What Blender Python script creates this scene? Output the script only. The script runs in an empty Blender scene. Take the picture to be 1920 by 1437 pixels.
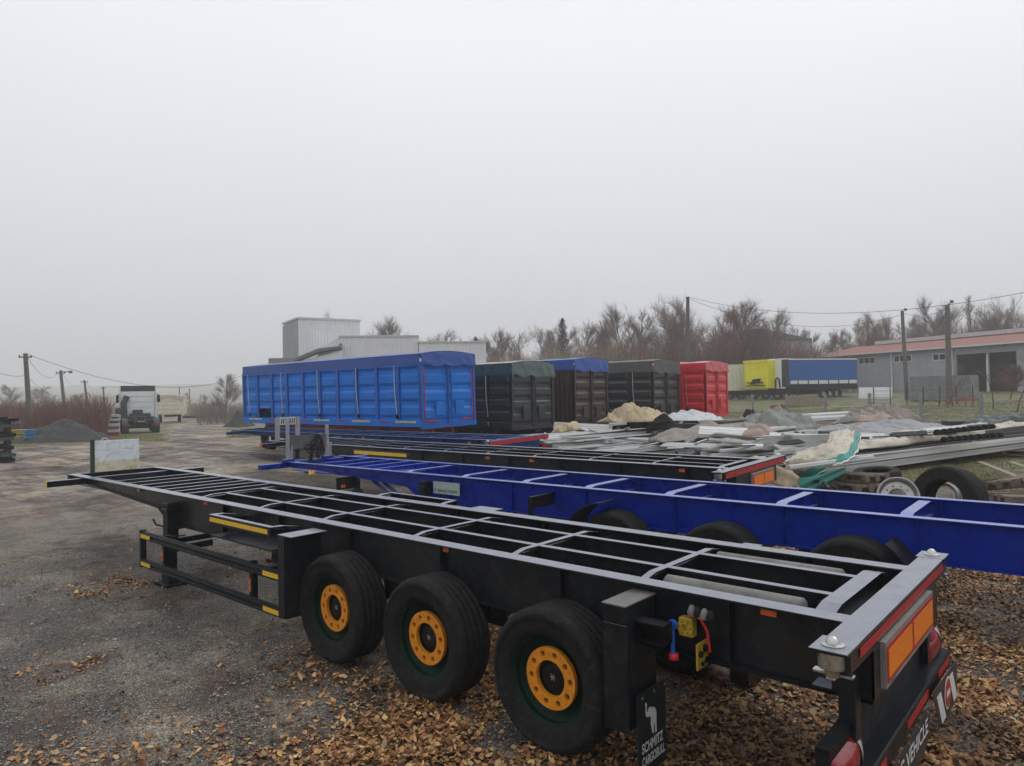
import bpy, math, random
import numpy as np
from mathutils import Vector, Matrix
C = bpy.context.scene.collection
SC = bpy.context.scene
PI = math.pi
rnd = random.Random(7)

# ---------------- camera ----------------
CAM = Vector((-0.952, 4.571, 2.523))
YAW, PITCH, ROLL, FPX = -0.8529, 0.01488, -0.01772, 1303.65
def _axes():
    f = Vector((math.cos(YAW)*math.cos(PITCH), math.sin(YAW)*math.cos(PITCH), math.sin(PITCH)))
    r = Vector((math.sin(YAW), -math.cos(YAW), 0)); u = r.cross(f)
    c, s = math.cos(ROLL), math.sin(ROLL)
    return f, c*r + s*u, -s*r + c*u
CF, CR, CU = _axes()
cd = bpy.data.cameras.new('camera'); cam = bpy.data.objects.new('camera', cd); C.objects.link(cam)
cam.matrix_world = Matrix(((CR.x, CU.x, -CF.x, CAM.x), (CR.y, CU.y, -CF.y, CAM.y), (CR.z, CU.z, -CF.z, CAM.z), (0, 0, 0, 1)))
cd.sensor_width = 36; cd.lens = 36*FPX/1920; cd.clip_end = 3000; cd.clip_start = 0.05
SC.camera = cam

# ---------------- world, sun, exposure ----------------
w = bpy.data.worlds.new('World'); SC.world = w; w.use_nodes = True
nt = w.node_tree; nt.nodes.clear()
sky = nt.nodes.new('ShaderNodeTexSky'); sky.sky_type = 'NISHITA'; sky.sun_disc = False
SUN_EL, SUN_ROT = math.radians(48), math.radians(200)
sky.sun_elevation = SUN_EL; sky.sun_rotation = SUN_ROT; sky.air_density = 1.0; sky.dust_density = 5.0
hs = nt.nodes.new('ShaderNodeHueSaturation'); hs.inputs['Saturation'].default_value = 0.12
hs.inputs['Value'].default_value = 0.9
tc = nt.nodes.new('ShaderNodeTexCoord'); sx = nt.nodes.new('ShaderNodeSeparateXYZ')
rp = nt.nodes.new('ShaderNodeValToRGB')      # an overcast dome: brighter towards the zenith
rp.color_ramp.elements[0].position = 0.0; rp.color_ramp.elements[0].color = (6.3, 6.5, 7.2, 1)
rp.color_ramp.elements[1].position = 1.0; rp.color_ramp.elements[1].color = (10.9, 11.15, 11.6, 1)
e = rp.color_ramp.elements.new(0.45); e.color = (9.8, 10.05, 10.6, 1)
nz = nt.nodes.new('ShaderNodeTexNoise'); nz.inputs['Scale'].default_value = 1.3; nz.inputs['Detail'].default_value = 3
mr = nt.nodes.new('ShaderNodeMapRange'); mr.inputs['To Min'].default_value = 0.94; mr.inputs['To Max'].default_value = 1.06
mx = nt.nodes.new('ShaderNodeMix'); mx.data_type = 'RGBA'; mx.inputs[0].default_value = 0.9
vm = nt.nodes.new('ShaderNodeVectorMath'); vm.operation = 'SCALE'
bg = nt.nodes.new('ShaderNodeBackground'); bg.inputs['Strength'].default_value = 0.1
wo = nt.nodes.new('ShaderNodeOutputWorld')
L = nt.links.new
L(sky.outputs[0], hs.inputs['Color']); L(tc.outputs['Generated'], sx.inputs[0]); L(sx.outputs['Z'], rp.inputs[0])
L(tc.outputs['Generated'], nz.inputs['Vector']); L(nz.outputs[0], mr.inputs['Value'])
L(rp.outputs[0], vm.inputs[0]); L(mr.outputs[0], vm.inputs['Scale'])
L(hs.outputs[0], mx.inputs[6]); L(vm.outputs[0], mx.inputs[7]); L(mx.outputs[2], bg.inputs['Color']); L(bg.outputs[0], wo.inputs[0])
sd = bpy.data.lights.new('sun', 'SUN'); sd.energy = 0.5; sd.angle = math.radians(30); sd.color = (1.0, 0.97, 0.93)
so = bpy.data.objects.new('sun', sd); C.objects.link(so)
so.rotation_euler = (math.radians(90)-SUN_EL, 0, PI - SUN_ROT)
vs = SC.view_settings; vs.view_transform = 'Standard'; vs.look = 'None'; vs.gamma = 1; vs.use_curve_mapping = False
vs.exposure = 0.0
SC.display_settings.display_device = 'sRGB'
SC.cycles.max_bounces = 8; SC.cycles.diffuse_bounces = 3; SC.cycles.glossy_bounces = 3
SC.cycles.volume_bounces = 4; SC.cycles.transparent_max_bounces = 8

# ---------------- helpers ----------------
def ray(px, py): return CF + (px-960)/FPX*CR - (py-718.5)/FPX*CU
def atz(px, py, z):
    d = ray(px, py); return CAM + d*((z-CAM.z)/d.z)
def dep(px, py, D): return CAM + ray(px, py)*D
def sstep(a, b, x):
    t = np.clip((x-a)/(b-a), 0, 1); return t*t*(3-2*t)
def gz(x, y):
    x = np.asarray(x, float); y = np.asarray(y, float)
    t = np.interp(-y, [3.5, 7.9, 25, 38, 75, 100, 400], [0, .22, .30, .58, 1.7, 1.95, 1.95])
    f = 1 - sstep(28, 50, x)
    return .16*(1-sstep(35, 60, x)) + t*f
def gzf(x, y): return float(gz(x, y))
def ground_at(px, py):
    d = ray(px, py); t = 3.0
    while t < 900:
        p = CAM + d*t
        if p.z < gzf(p.x, p.y): return p
        t += max(.05, t*.004)
    return CAM + d*300

_mats = {}
def mat(name, col, rough=.6, metal=0.0, var=.12, scale=6.0, bump=0.0, bscale=40.0, col2=None, amt=.5, coat=0.0, thr=(.45, .6), spec=.5, stretch=None, dirt=None, damt=.35, top=None, cior=1.5):
    if name in _mats: return _mats[name]
    m = bpy.data.materials.new(name); m.use_nodes = True; _mats[name] = m
    n = m.node_tree.nodes; l = m.node_tree.links.new; b = n['Principled BSDF']
    b.inputs['Roughness'].default_value = rough; b.inputs['Metallic'].default_value = metal
    b.inputs['Coat Weight'].default_value = coat; b.inputs['Coat Roughness'].default_value = .22
    b.inputs['Specular IOR Level'].default_value = spec
    t = n.new('ShaderNodeTexCoord'); vec = t.outputs['Object']
    if stretch:
        mp = n.new('ShaderNodeMapping'); mp.inputs['Scale'].default_value = stretch; l(vec, mp.inputs[0]); vec = mp.outputs[0]
    q = n.new('ShaderNodeTexNoise'); q.inputs['Scale'].default_value = scale; q.inputs['Detail'].default_value = 6; q.inputs['Roughness'].default_value = .62
    l(vec, q.inputs['Vector'])
    r = n.new('ShaderNodeMapRange'); r.inputs['From Min'].default_value = .3; r.inputs['From Max'].default_value = .7
    r.inputs['To Min'].default_value = 1-var; r.inputs['To Max'].default_value = 1+var; l(q.outputs[0], r.inputs['Value'])
    s = n.new('ShaderNodeVectorMath'); s.operation = 'SCALE'; s.inputs[0].default_value = col[:3]; l(r.outputs[0], s.inputs['Scale'])
    out = s.outputs[0]
    def over(out, c2, a, sc, lo, hi):
        q2 = n.new('ShaderNodeTexNoise'); q2.inputs['Scale'].default_value = sc; q2.inputs['Detail'].default_value = 8; q2.inputs['Roughness'].default_value = .7
        l(vec, q2.inputs['Vector'])
        r2 = n.new('ShaderNodeMapRange'); r2.inputs['From Min'].default_value = lo; r2.inputs['From Max'].default_value = hi
        r2.inputs['To Max'].default_value = a; l(q2.outputs[0], r2.inputs['Value'])
        x = n.new('ShaderNodeMix'); x.data_type = 'RGBA'; l(r2.outputs[0], x.inputs[0]); l(out, x.inputs[6]); x.inputs[7].default_value = (*c2[:3], 1)
        return x.outputs[2]
    if col2: out = over(out, col2, amt, scale*.37, *thr)
    if dirt: out = over(out, dirt, damt, scale*2.3, .5, .72)
    if top:      # sky sheen on the dewy tops, mixed as pale colour into upward faces
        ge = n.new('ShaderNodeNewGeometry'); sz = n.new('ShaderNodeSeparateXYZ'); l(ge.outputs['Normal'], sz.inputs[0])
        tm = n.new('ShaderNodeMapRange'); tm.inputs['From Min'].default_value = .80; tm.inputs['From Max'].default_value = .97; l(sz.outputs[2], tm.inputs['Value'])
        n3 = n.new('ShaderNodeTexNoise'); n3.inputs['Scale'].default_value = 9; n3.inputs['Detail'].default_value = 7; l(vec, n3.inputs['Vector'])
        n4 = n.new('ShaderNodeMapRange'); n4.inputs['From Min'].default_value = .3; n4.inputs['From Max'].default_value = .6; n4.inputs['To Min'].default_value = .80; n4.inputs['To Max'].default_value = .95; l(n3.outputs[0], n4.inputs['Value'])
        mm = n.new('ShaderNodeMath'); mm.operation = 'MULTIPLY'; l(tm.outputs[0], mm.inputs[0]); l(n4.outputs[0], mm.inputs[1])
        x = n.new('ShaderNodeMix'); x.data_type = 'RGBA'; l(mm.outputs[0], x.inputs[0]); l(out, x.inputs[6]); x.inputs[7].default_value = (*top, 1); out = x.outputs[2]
    b.inputs['Coat IOR'].default_value = cior
    l(out, b.inputs['Base Color'])
    rr = n.new('ShaderNodeMapRange'); rr.inputs['From Min'].default_value = .3; rr.inputs['From Max'].default_value = .7
    rr.inputs['To Min'].default_value = max(.03, rough-.1); rr.inputs['To Max'].default_value = min(1, rough+.12); l(q.outputs[0], rr.inputs['Value']); l(rr.outputs[0], b.inputs['Roughness'])
    if bump:
        bb = n.new('ShaderNodeTexNoise'); bb.inputs['Scale'].default_value = bscale; bb.inputs['Detail'].default_value = 4; l(vec, bb.inputs['Vector'])
        bn = n.new('ShaderNodeBump'); bn.inputs['Strength'].default_value = bump; bn.inputs['Distance'].default_value = .02
        l(bb.outputs[0], bn.inputs['Height']); l(bn.outputs[0], b.inputs['Normal'])
    return m

class MB:
    def __init__(s): s.v = []; s.f = []
    def add(s, vs, fs):
        k = len(s.v); s.v += [tuple(p) for p in vs]; s.f += [tuple(i+k for i in q) for q in fs]; return s
    def box(s, x0, x1, y0, y1, z0, z1):
        return s.add([(x0,y0,z0),(x1,y0,z0),(x1,y1,z0),(x0,y1,z0),(x0,y0,z1),(x1,y0,z1),(x1,y1,z1),(x0,y1,z1)],
                     [(0,3,2,1),(4,5,6,7),(0,1,5,4),(1,2,6,5),(2,3,7,6),(3,0,4,7)])
    def obox(s, c, sz, M=None):
        k = len(s.v); a, b, d = sz[0]/2, sz[1]/2, sz[2]/2; s.box(-a,a,-b,b,-d,d)
        for i in range(k, len(s.v)):
            p = Vector(s.v[i]); p = (M @ p if M else p) + Vector(c); s.v[i] = tuple(p)
        return s
    def prism(s, pts, ax, a, b):          # polygon extruded along axis ax ('x','y','z')
        n = len(pts)
        def P(p, h): return {'x': (h, p[0], p[1]), 'y': (p[0], h, p[1]), 'z': (p[0], p[1], h)}[ax]
        return s.add([P(p, a) for p in pts]+[P(p, b) for p in pts],
                     [tuple(range(n))[::-1], tuple(range(n, 2*n))]+[(i, (i+1) % n, (i+1) % n+n, i+n) for i in range(n)])
    def tube(s, pts, r, n=6, cap=True):
        pts = [Vector(p) for p in pts]; k = len(s.v); rs = r if isinstance(r, (list, tuple)) else [r]*len(pts); m = len(pts)
        t0 = (pts[1]-pts[0]).normalized(); up = Vector((0, 0, 1)) if abs(t0.z) < .9 else Vector((1, 0, 0)); u = t0.cross(up).normalized()
        for i, p in enumerate(pts):
            t = (pts[min(i+1, m-1)]-pts[max(i-1, 0)])
            if t.length < 1e-9: t = t0
            t.normalize(); u = (u - t*u.dot(t)).normalized(); v = t.cross(u)
            for j in range(n):
                a = 2*PI*j/n; s.v.append(tuple(p+(u*math.cos(a)+v*math.sin(a))*rs[i]))
        for i in range(m-1):
            for j in range(n):
                s.f.append((k+i*n+j, k+i*n+(j+1) % n, k+(i+1)*n+(j+1) % n, k+(i+1)*n+j))
        if cap and n > 2: s.f.append(tuple(k+j for j in range(n))[::-1]); s.f.append(tuple(k+(m-1)*n+j for j in range(n)))
        return s
    def lathe(s, prof, n=40, c=(0, 0, 0), ax='y', close=False):    # prof: (radius, height along ax)
        k = len(s.v); m = len(prof)
        for r, h in prof:
            for j in range(n):
                a = 2*PI*j/n; x, y = r*math.cos(a), r*math.sin(a)
                p = {'y': (x, h, y), 'z': (x, y, h), 'x': (h, x, y)}[ax]; s.v.append((p[0]+c[0], p[1]+c[1], p[2]+c[2]))
        for i in range(m if close else m-1):
            i2 = (i+1) % m
            for j in range(n): s.f.append((k+i*n+j, k+i*n+(j+1) % n, k+i2*n+(j+1) % n, k+i2*n+j))
        return s
    def grid(s, fn, nu, nv):
        k = len(s.v)
        for i in range(nu+1):
            for j in range(nv+1): s.v.append(tuple(fn(i/nu, j/nv)))
        for i in range(nu):
            for j in range(nv):
                a = k+i*(nv+1)+j; s.f.append((a, a+nv+1, a+nv+2, a+1))
        return s
    def xf(s, M):
        s.v = [tuple(M @ Vector(p)) for p in s.v]; return s
    def mesh(s, name, m, smooth=False):
        me = bpy.data.meshes.new(name); me.from_pydata(s.v, [], s.f); me.update()
        if m: me.materials.append(m)
        if smooth: me.polygons.foreach_set('use_smooth', [True]*len(me.polygons))
        return me
    def build(s, name, m, parent=None, smooth=False, bevel=0, solid=0, auto=0):
        me = s.mesh(name, m, smooth); o = bpy.data.objects.new(name, me); C.objects.link(o)
        if parent: o.parent = parent
        if auto: me.set_sharp_from_angle(angle=math.radians(auto))
        if solid:
            q = o.modifiers.new('solid', 'SOLIDIFY'); q.thickness = solid; q.offset = 0
        if bevel:
            q = o.modifiers.new('bevel', 'BEVEL'); q.width = bevel; q.segments = 1; q.limit_method = 'ANGLE'; q.harden_normals = False
        return o

def tag(o, label, cat, group=None):
    o['label'] = label; o['category'] = cat
    if group: o['group'] = group
    return o
def thing(name, label, cat, loc=(0, 0, 0), rz=0, group=None, rot=None):
    o = bpy.data.objects.new(name, None); C.objects.link(o); o.location = loc; o.rotation_euler = rot if rot else (0, 0, rz)
    o.empty_display_size = .2
    return tag(o, label, cat, group)
def share(o, name, parent, loc=(0, 0, 0), rot=(0, 0, 0), scale=None):
    c = o.copy(); c.name = name; C.objects.link(c); c.parent = parent; c.location = loc; c.rotation_euler = rot
    if scale: c.scale = scale
    return c
def copy_tree(o, parent=None):
    c = o.copy(); C.objects.link(c); c.parent = parent
    for k in list(o.children): copy_tree(k, c)
    return c
def text(s, name, m, parent, origin, xdir, up, height, width=None, depth=.002, bold=0.0, align='LEFT'):
    cu = bpy.data.curves.new(name, 'FONT'); cu.body = s; cu.size = 1; cu.extrude = 0; cu.offset = bold; cu.align_x = align
    t = bpy.data.objects.new('t', cu); C.objects.link(t)
    bpy.context.view_layer.update()
    me = bpy.data.meshes.new_from_object(t.evaluated_get(bpy.context.evaluated_depsgraph_get())); bpy.data.objects.remove(t)
    xs = [v.co.x for v in me.vertices]; ys = [v.co.y for v in me.vertices]
    w0 = max(xs)-min(xs); h0 = max(ys)-min(ys)
    sy = height/h0; sx_ = (width/w0) if width else sy
    X = Vector(xdir).normalized(); U = Vector(up).normalized(); N = X.cross(U)
    cx = min(xs)
    for v in me.vertices:
        v.co = Vector(origin)+X*((v.co.x-cx)*sx_)+U*((v.co.y-min(ys))*sy)+N*depth
    me.materials.clear(); me.materials.append(m); me.name = name
    o = bpy.data.objects.new(name, me); C.objects.link(o); o.parent = parent
    return o
def struct(o, kind='structure'): o['kind'] = kind; return o
def fastmesh(name, V, F, m, nper):
    V = np.asarray(V, np.float32).reshape(-1, 3); F = np.asarray(F, np.int32).reshape(-1, nper)
    me = bpy.data.meshes.new(name); me.vertices.add(len(V)); me.vertices.foreach_set('co', V.ravel())
    me.loops.add(F.size); me.loops.foreach_set('vertex_index', F.ravel())
    me.polygons.add(len(F)); me.polygons.foreach_set('loop_start', np.arange(0, F.size, nper, dtype=np.int32))
    me.update(calc_edges=True)
    if m: me.materials.append(m)
    o = bpy.data.objects.new(name, me); C.objects.link(o); return o
def hashn(ix, iy, seed=0):
    n = (ix.astype(np.int64)*374761393 + iy.astype(np.int64)*668265263 + seed*1442695) & 0x7fffffff
    n = ((n ^ (n >> 13))*1274126177) & 0x7fffffff
    return ((n ^ (n >> 16)) & 0xffff)/65535.0
def vnoise(x, y, seed=0):
    ix = np.floor(x); iy = np.floor(y); fx = x-ix; fy = y-iy; fx = fx*fx*(3-2*fx); fy = fy*fy*(3-2*fy)
    a = hashn(ix, iy, seed); b = hashn(ix+1, iy, seed); c = hashn(ix, iy+1, seed); d = hashn(ix+1, iy+1, seed)
    return (a*(1-fx)+b*fx)*(1-fy)+(c*(1-fx)+d*fx)*fy
def fbm(x, y, o=4, seed=0):
    s = 0; a = .5
    for i in range(o): s = s+a*vnoise(x, y, seed+i*17); x = x*2.03+7.1; y = y*2.03+3.7; a *= .5
    return s/(1-.5**o)

# ---------------- ground ----------------
def leaf_density(x, y):
    """how thick the fallen leaves lie, 0..1"""
    n = fbm(x*.9+3, y*.9, 3, 5); n2 = fbm(x*3.1, y*3.1, 3, 9)
    core = sstep(4.4, 3.5, x + .42*y + (n-.5)*1.6)*sstep(3.4, 1.6, y+(n-.5))
    beyond = sstep(5.5, 1.5, x + (n-.5)*3)*sstep(-9.5, -6, y)
    d = np.maximum(core*(.5+.5*sstep(-3, 0, y)), beyond*.5)
    patch = sstep(.62, .74, fbm(x*.8+11, y*.8, 4, 21))*sstep(14, 6, np.hypot(x, y))*.3
    right = sstep(4, -1, x+y*.2)*sstep(-1.0, -2.5, y)*sstep(-10, -7, y)*.75*sstep(.35, .62, n)
    shade = .55*sstep(.5, .7, n)*sstep(6, 4, x)*sstep(-3, 0, y)*sstep(2, 1, y)
    return np.clip(np.maximum.reduce([d*sstep(.28, .5, n*.6+n2*.5), patch, right, shade])*(.25+.75*sstep(.36, .55, fbm(x*1.7+40, y*1.7, 4, 61))), 0, 1)
def grass_mask(x, y):
    n = fbm(x*.25, y*.25, 4, 31)
    X = (x-CAM.x)*CF.x+(y-CAM.y)*CF.y; R = (x-CAM.x)*CR.x+(y-CAM.y)*CR.y
    t = np.where(X > 1, R/np.maximum(X, 1), 0)              # direction, as a tangent
    far = sstep(60, 150, X)*.8
    rightf = sstep(11.5, 13.5, -y)*sstep(9, 5, x)*sstep(.35, .45, t)           # scrap yard grass
    field = sstep(33, 37, -y*.9+x*.1)*sstep(36, 28, x)*sstep(.25, .33, t)       # field beyond the mesh fence
    leftg = sstep(-.66, -.70, t)*sstep(34, 38, X)
    mid = sstep(36, 41, X)*sstep(-.485, -.51, t)*sstep(-.70, -.66, t)*sstep(80, 66, X)
    rg = sstep(-.42, -.40, t)*sstep(-.36, -.38, t)*sstep(36, 42, X)*sstep(90, 60, X)
    behind = sstep(6, 14, y)
    return np.clip(np.maximum.reduce([far, rightf, field, leftg, mid, rg, behind*.6])*1.3-.5*(1-sstep(.35, .55, n)), 0, 1)
def ground_h(x, y):
    h = gz(x, y)
    dd = np.hypot(x-CAM.x, y-CAM.y)
    h = h+(fbm(x*.35, y*.35, 3, 2)-.5)*.05*sstep(2, 10, dd)+(fbm(x*2.2, y*2.2, 3, 3)-.5)*.035
    # ruts in the mud track
    u = (x*.86+y*-.5); v = (x*.5+y*.86)
    rut = np.abs(np.sin(v*1.1+fbm(u*.08, v*.3, 2, 8)*5))
    h = h-(rut > .9)*.03*sstep(10, 18, dd)*sstep(90, 60, dd)
    # hills far off
    hill = sstep(420, 1150, dd)*(12+18*fbm(x*.003+5, y*.003, 3, 4))*sstep(-60, 200, x+y*.3)
    return h+hill
def make_ground():
    nr, na = 330, 720
    r = np.concatenate([[0.0], .6*np.exp(np.linspace(0, math.log(1330/.6), nr))])
    # rings spaced more finely on the camera's side by using more angles there
    a = np.linspace(0, 1, na, endpoint=False); ang = YAW+2*PI*(a-.5)*(.35+.65*np.abs(2*a-1)**1.0) * 1.0
    ang = YAW + np.sign(a-.5)*PI*(.42*np.abs(2*a-1)+.58*np.abs(2*a-1)**2.2)
    RR, AA = np.meshgrid(r[1:], ang, indexing='ij')
    X = CAM.x-1+RR*np.cos(AA); Y = CAM.y+1+RR*np.sin(AA)
    X = np.concatenate([[CAM.x-1], X.ravel()]); Y = np.concatenate([[CAM.y+1], Y.ravel()])
    Z = ground_h(X, Y)
    V = np.stack([X, Y, Z], 1)
    n = len(r)-1; i = np.arange(n-1)[:, None]; j = np.arange(na)[None, :]; j2 = (j+1) % na
    q = np.stack([1+i*na+j, 1+(i+1)*na+j, 1+(i+1)*na+j2, 1+i*na+j2], -1).reshape(-1, 4)
    tri = np.stack([np.zeros(na, int), 1+np.arange(na), 1+(np.arange(na)+1) % na, 1+(np.arange(na)+1) % na], -1)
    o = fastmesh('ground', V, q, None, 4)
    me = o.data
    ca = me.color_attributes.new('mask', 'FLOAT_COLOR', 'POINT')
    g = grass_mask(X, Y); lf = leaf_density(X, Y)
    dd = np.hypot(X-CAM.x, Y-CAM.y)
    mud = sstep(13, 22, dd+6*(fbm(X*.2, Y*.2, 3, 14)-.5))*(1-g)
    col = np.stack([g, mud, lf, np.ones_like(g)], 1).astype(np.float32)
    ca.data.foreach_set('color', col.ravel())
    me.polygons.foreach_set('use_smooth', [True]*len(me.polygons))
    me.materials.append(ground_material())
    return struct(o)
def ground_material():
    m = bpy.data.materials.new('ground'); m.use_nodes = True
    n = m.node_tree.nodes; l = m.node_tree.links.new; b = n['Principled BSDF']
    tcn = n.new('ShaderNodeTexCoord'); at = n.new('ShaderNodeVertexColor'); at.layer_name = 'mask'
    sp = n.new('ShaderNodeSeparateColor'); l(at.outputs[0], sp.inputs[0])
    def noise(sc, det=5, rough=.6, vec=None, st=None):
        q = n.new('ShaderNodeTexNoise'); q.inputs['Scale'].default_value = sc; q.inputs['Detail'].default_value = det; q.inputs['Roughness'].default_value = rough
        v = tcn.outputs['Object']
        if st:
            mp = n.new('ShaderNodeMapping'); mp.inputs['Rotation'].default_value = (0, 0, math.radians(30)); mp.inputs['Scale'].default_value = st; l(v, mp.inputs[0]); v = mp.outputs[0]
        l(v, q.inputs['Vector']); return q.outputs[0]
    def ramp(inp, a, c):
        r = n.new('ShaderNodeValToRGB'); el = r.color_ramp.elements
        el[0].position = a[0]; el[0].color = (*c[0], 1); el[1].position = a[-1]; el[1].color = (*c[-1], 1)
        for p, k in zip(a[1:-1], c[1:-1]): z = el.new(p); z.color = (*k, 1)
        l(inp, r.inputs[0]); return r.outputs[0]
    def mixc(f, a, c):
        x = n.new('ShaderNodeMix'); x.data_type = 'RGBA'
        if isinstance(f, float): x.inputs[0].default_value = f
        else: l(f, x.inputs[0])
        l(a, x.inputs[6]); l(c, x.inputs[7]); return x.outputs[2]
    def mapr(inp, a, c, lo=0., hi=1.):
        r = n.new('ShaderNodeMapRange'); r.inputs['From Min'].default_value = a; r.inputs['From Max'].default_value = c
        r.inputs['To Min'].default_value = lo; r.inputs['To Max'].default_value = hi; l(inp, r.inputs['Value']); return r.outputs[0]
    def mul(a, c):
        q = n.new('ShaderNodeMath'); q.operation = 'MULTIPLY'; l(a, q.inputs[0])
        if isinstance(c, float): q.inputs[1].default_value = c
        else: l(c, q.inputs[1])
        return q.outputs[0]
    vo = n.new('ShaderNodeTexVoronoi'); vo.inputs['Scale'].default_value = 75; l(tcn.outputs['Object'], vo.inputs['Vector'])
    vh = n.new('ShaderNodeSeparateColor'); l(vo.outputs['Color'], vh.inputs[0])
    stones = ramp(vh.outputs[0], [0, .35, .7, 1], [(.018, .014, .011), (.08, .068, .054), (.18, .158, .128), (.48, .44, .38)])
    big = ramp(noise(1.1, 9, .72), [.41, .48, .53, .60], [(.028, .020, .015), (.105, .086, .066), (.19, .165, .132), (.31, .28, .235)])
    grav = mixc(.42, stones, big)
    brown = ramp(noise(2.3, 6, .7), [.35, .65], [(.05, .022, .013), (.11, .065, .042)])
    grav = mixc(mapr(noise(.7, 8, .7), .5, .58, 0, .85), grav, brown)
    mudc = ramp(noise(.5, 9, .74, st=(.3, 1.7, 1)), [.42, .48, .53, .60], [(.040, .028, .021), (.17, .13, .095), (.34, .28, .21), (.47, .415, .34)])
    mudc = mixc(.3, mudc, stones)
    grav = mixc(mul(sp.outputs[1], .8), grav, mudc)
    pt = ramp(noise(.28, 7, .72), [.40, .5, .60], [(.50, .44, .38), (1, .97, .92), (1.45, 1.38, 1.25)])
    vm_ = n.new('ShaderNodeVectorMath'); vm_.operation = 'MULTIPLY'; l(grav, vm_.inputs[0]); l(pt, vm_.inputs[1]); grav = vm_.outputs[0]
    leafc = ramp(noise(14, 6, .7), [.4, .5, .62], [(.02, .013, .009), (.05, .03, .017), (.11, .07, .04)])
    out = mixc(mul(sp.outputs[2], .8), grav, leafc)
    gr = ramp(noise(1.2, 8, .75), [.3, .5, .7], [(.09, .085, .032), (.15, .16, .045), (.23, .19, .095)])
    gm = n.new('ShaderNodeMath'); gm.operation = 'ADD'; gm.use_clamp = True
    l(sp.outputs[0], gm.inputs[0]); l(mapr(noise(3, 5, .7), .35, .65, -.35, .25), gm.inputs[1])
    gq = mul(gm.outputs[0], mapr(sp.outputs[0], .02, .2))
    out = mixc(gq, out, gr)
    l(out, b.inputs['Base Color'])
    wet = mapr(noise(1.1, 9, .72), .44, .56, .38, .88); l(wet, b.inputs['Roughness'])
    b.inputs['Specular IOR Level'].default_value = .35
    bu = n.new('ShaderNodeBump'); bu.inputs['Strength'].default_value = .9; bu.inputs['Distance'].default_value = .012
    vd = n.new('ShaderNodeTexVoronoi'); vd.inputs['Scale'].default_value = 75; l(tcn.outputs['Object'], vd.inputs['Vector'])
    l(vd.outputs['Distance'], bu.inputs['Height']); bu.invert = True
    b2 = n.new('ShaderNodeBump'); b2.inputs['Strength'].default_value = .6; b2.inputs['Distance'].default_value = .06
    l(noise(4, 8, .75), b2.inputs['Height']); l(bu.outputs[0], b2.inputs['Normal']); l(b2.outputs[0], b.inputs['Normal'])
    return m
make_ground()

# air: fog over the yard
hb = MB().box(-1400, 1400, -1400, 1400, -2.2, 60).build('haze', None); hb['kind'] = 'stuff'
hm = bpy.data.materials.new('haze'); hm.use_nodes = True; hm.node_tree.nodes.clear()
pv = hm.node_tree.nodes.new('ShaderNodeVolumePrincipled'); pv.inputs['Color'].default_value = (.955, .958, .985, 1); pv.inputs['Density'].default_value = .0016
pv.inputs['Anisotropy'].default_value = .2
ho = hm.node_tree.nodes.new('ShaderNodeOutputMaterial'); hm.node_tree.links.new(pv.outputs[0], ho.inputs['Volume']); hb.data.materials.append(hm)

# ---------------- materials ----------------
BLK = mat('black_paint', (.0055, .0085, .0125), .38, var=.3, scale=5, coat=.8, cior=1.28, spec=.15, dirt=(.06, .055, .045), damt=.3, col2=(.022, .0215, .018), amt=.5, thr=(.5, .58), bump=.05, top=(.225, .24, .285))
BLKN = mat('black_paint_no_sheen', (.0055, .0085, .0125), .42, var=.3, scale=5, coat=.3, cior=1.28, spec=.15, dirt=(.06, .055, .045), damt=.2)  # same black without the sheen painted on upward faces
BLK2 = mat('black_steel', (.007, .0075, .009), .5, var=.3, scale=5, dirt=(.06, .05, .04), damt=.2, spec=.2)
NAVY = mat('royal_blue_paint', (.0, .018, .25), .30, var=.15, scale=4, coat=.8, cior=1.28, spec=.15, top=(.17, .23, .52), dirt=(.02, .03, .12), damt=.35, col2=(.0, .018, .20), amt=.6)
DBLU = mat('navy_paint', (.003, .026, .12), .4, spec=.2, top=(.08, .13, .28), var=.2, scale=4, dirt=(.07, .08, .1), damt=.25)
RUB = mat('tyre_rubber', (.010, .010, .0105), .8, var=.35, scale=9, spec=.25, dirt=(.05, .044, .034), damt=.6, bump=.25, bscale=70)
GRN = mat('green_rim_paint', (.002, .018, .010), .5, var=.3, scale=8, spec=.12, dirt=(.02, .02, .018), damt=.6)
ORG = mat('orange_paint', (.72, .26, .012), .45, var=.15, scale=12, dirt=(.22, .09, .02), damt=.6)
STL = mat('galvanised_steel', (.38, .39, .4), .38, metal=.8, var=.2, scale=14, dirt=(.2, .2, .19), damt=.5)
ZINC = mat('zinc_plated', (.5, .5, .47), .3, metal=.9, var=.2, scale=20, bump=.1)
YEL = mat('reflective_yellow', (.78, .48, .02), .4, var=.1, scale=20, dirt=(.3, .2, .05), damt=.3)
REDR = mat('reflective_red', (.42, .015, .02), .35, var=.15, scale=20, dirt=(.2, .05, .05), damt=.3)
ORR = mat('reflective_orange', (.85, .22, .015), .35, var=.08, scale=30)
LENS = mat('red_lens', (.26, .006, .012), .16, var=.3, scale=9, coat=.5, dirt=(.3, .15, .15), damt=.35)
CLRL = mat('clear_lens', (.55, .5, .48), .1, var=.2, scale=12, coat=.6)
AMB = mat('amber_marker', (.62, .12, .03), .25, var=.1, scale=30)
GLD = mat('board_edge', (.22, .2, .18), .5, var=.2, scale=20)
PIPE = mat('weathered_grey_pvc', (.17, .165, .15), .6, var=.35, scale=5, dirt=(.07, .065, .06), damt=.6)
WHT = mat('white_print', (.62, .62, .6), .5, var=.05)
CHAR = mat('charcoal_sign', (.03, .031, .034), .45, var=.15, scale=10)
BLUEP = mat('blue_plastic', (.02, .1, .5), .35)
REDP = mat('red_plastic', (.6, .03, .03), .35)

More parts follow.
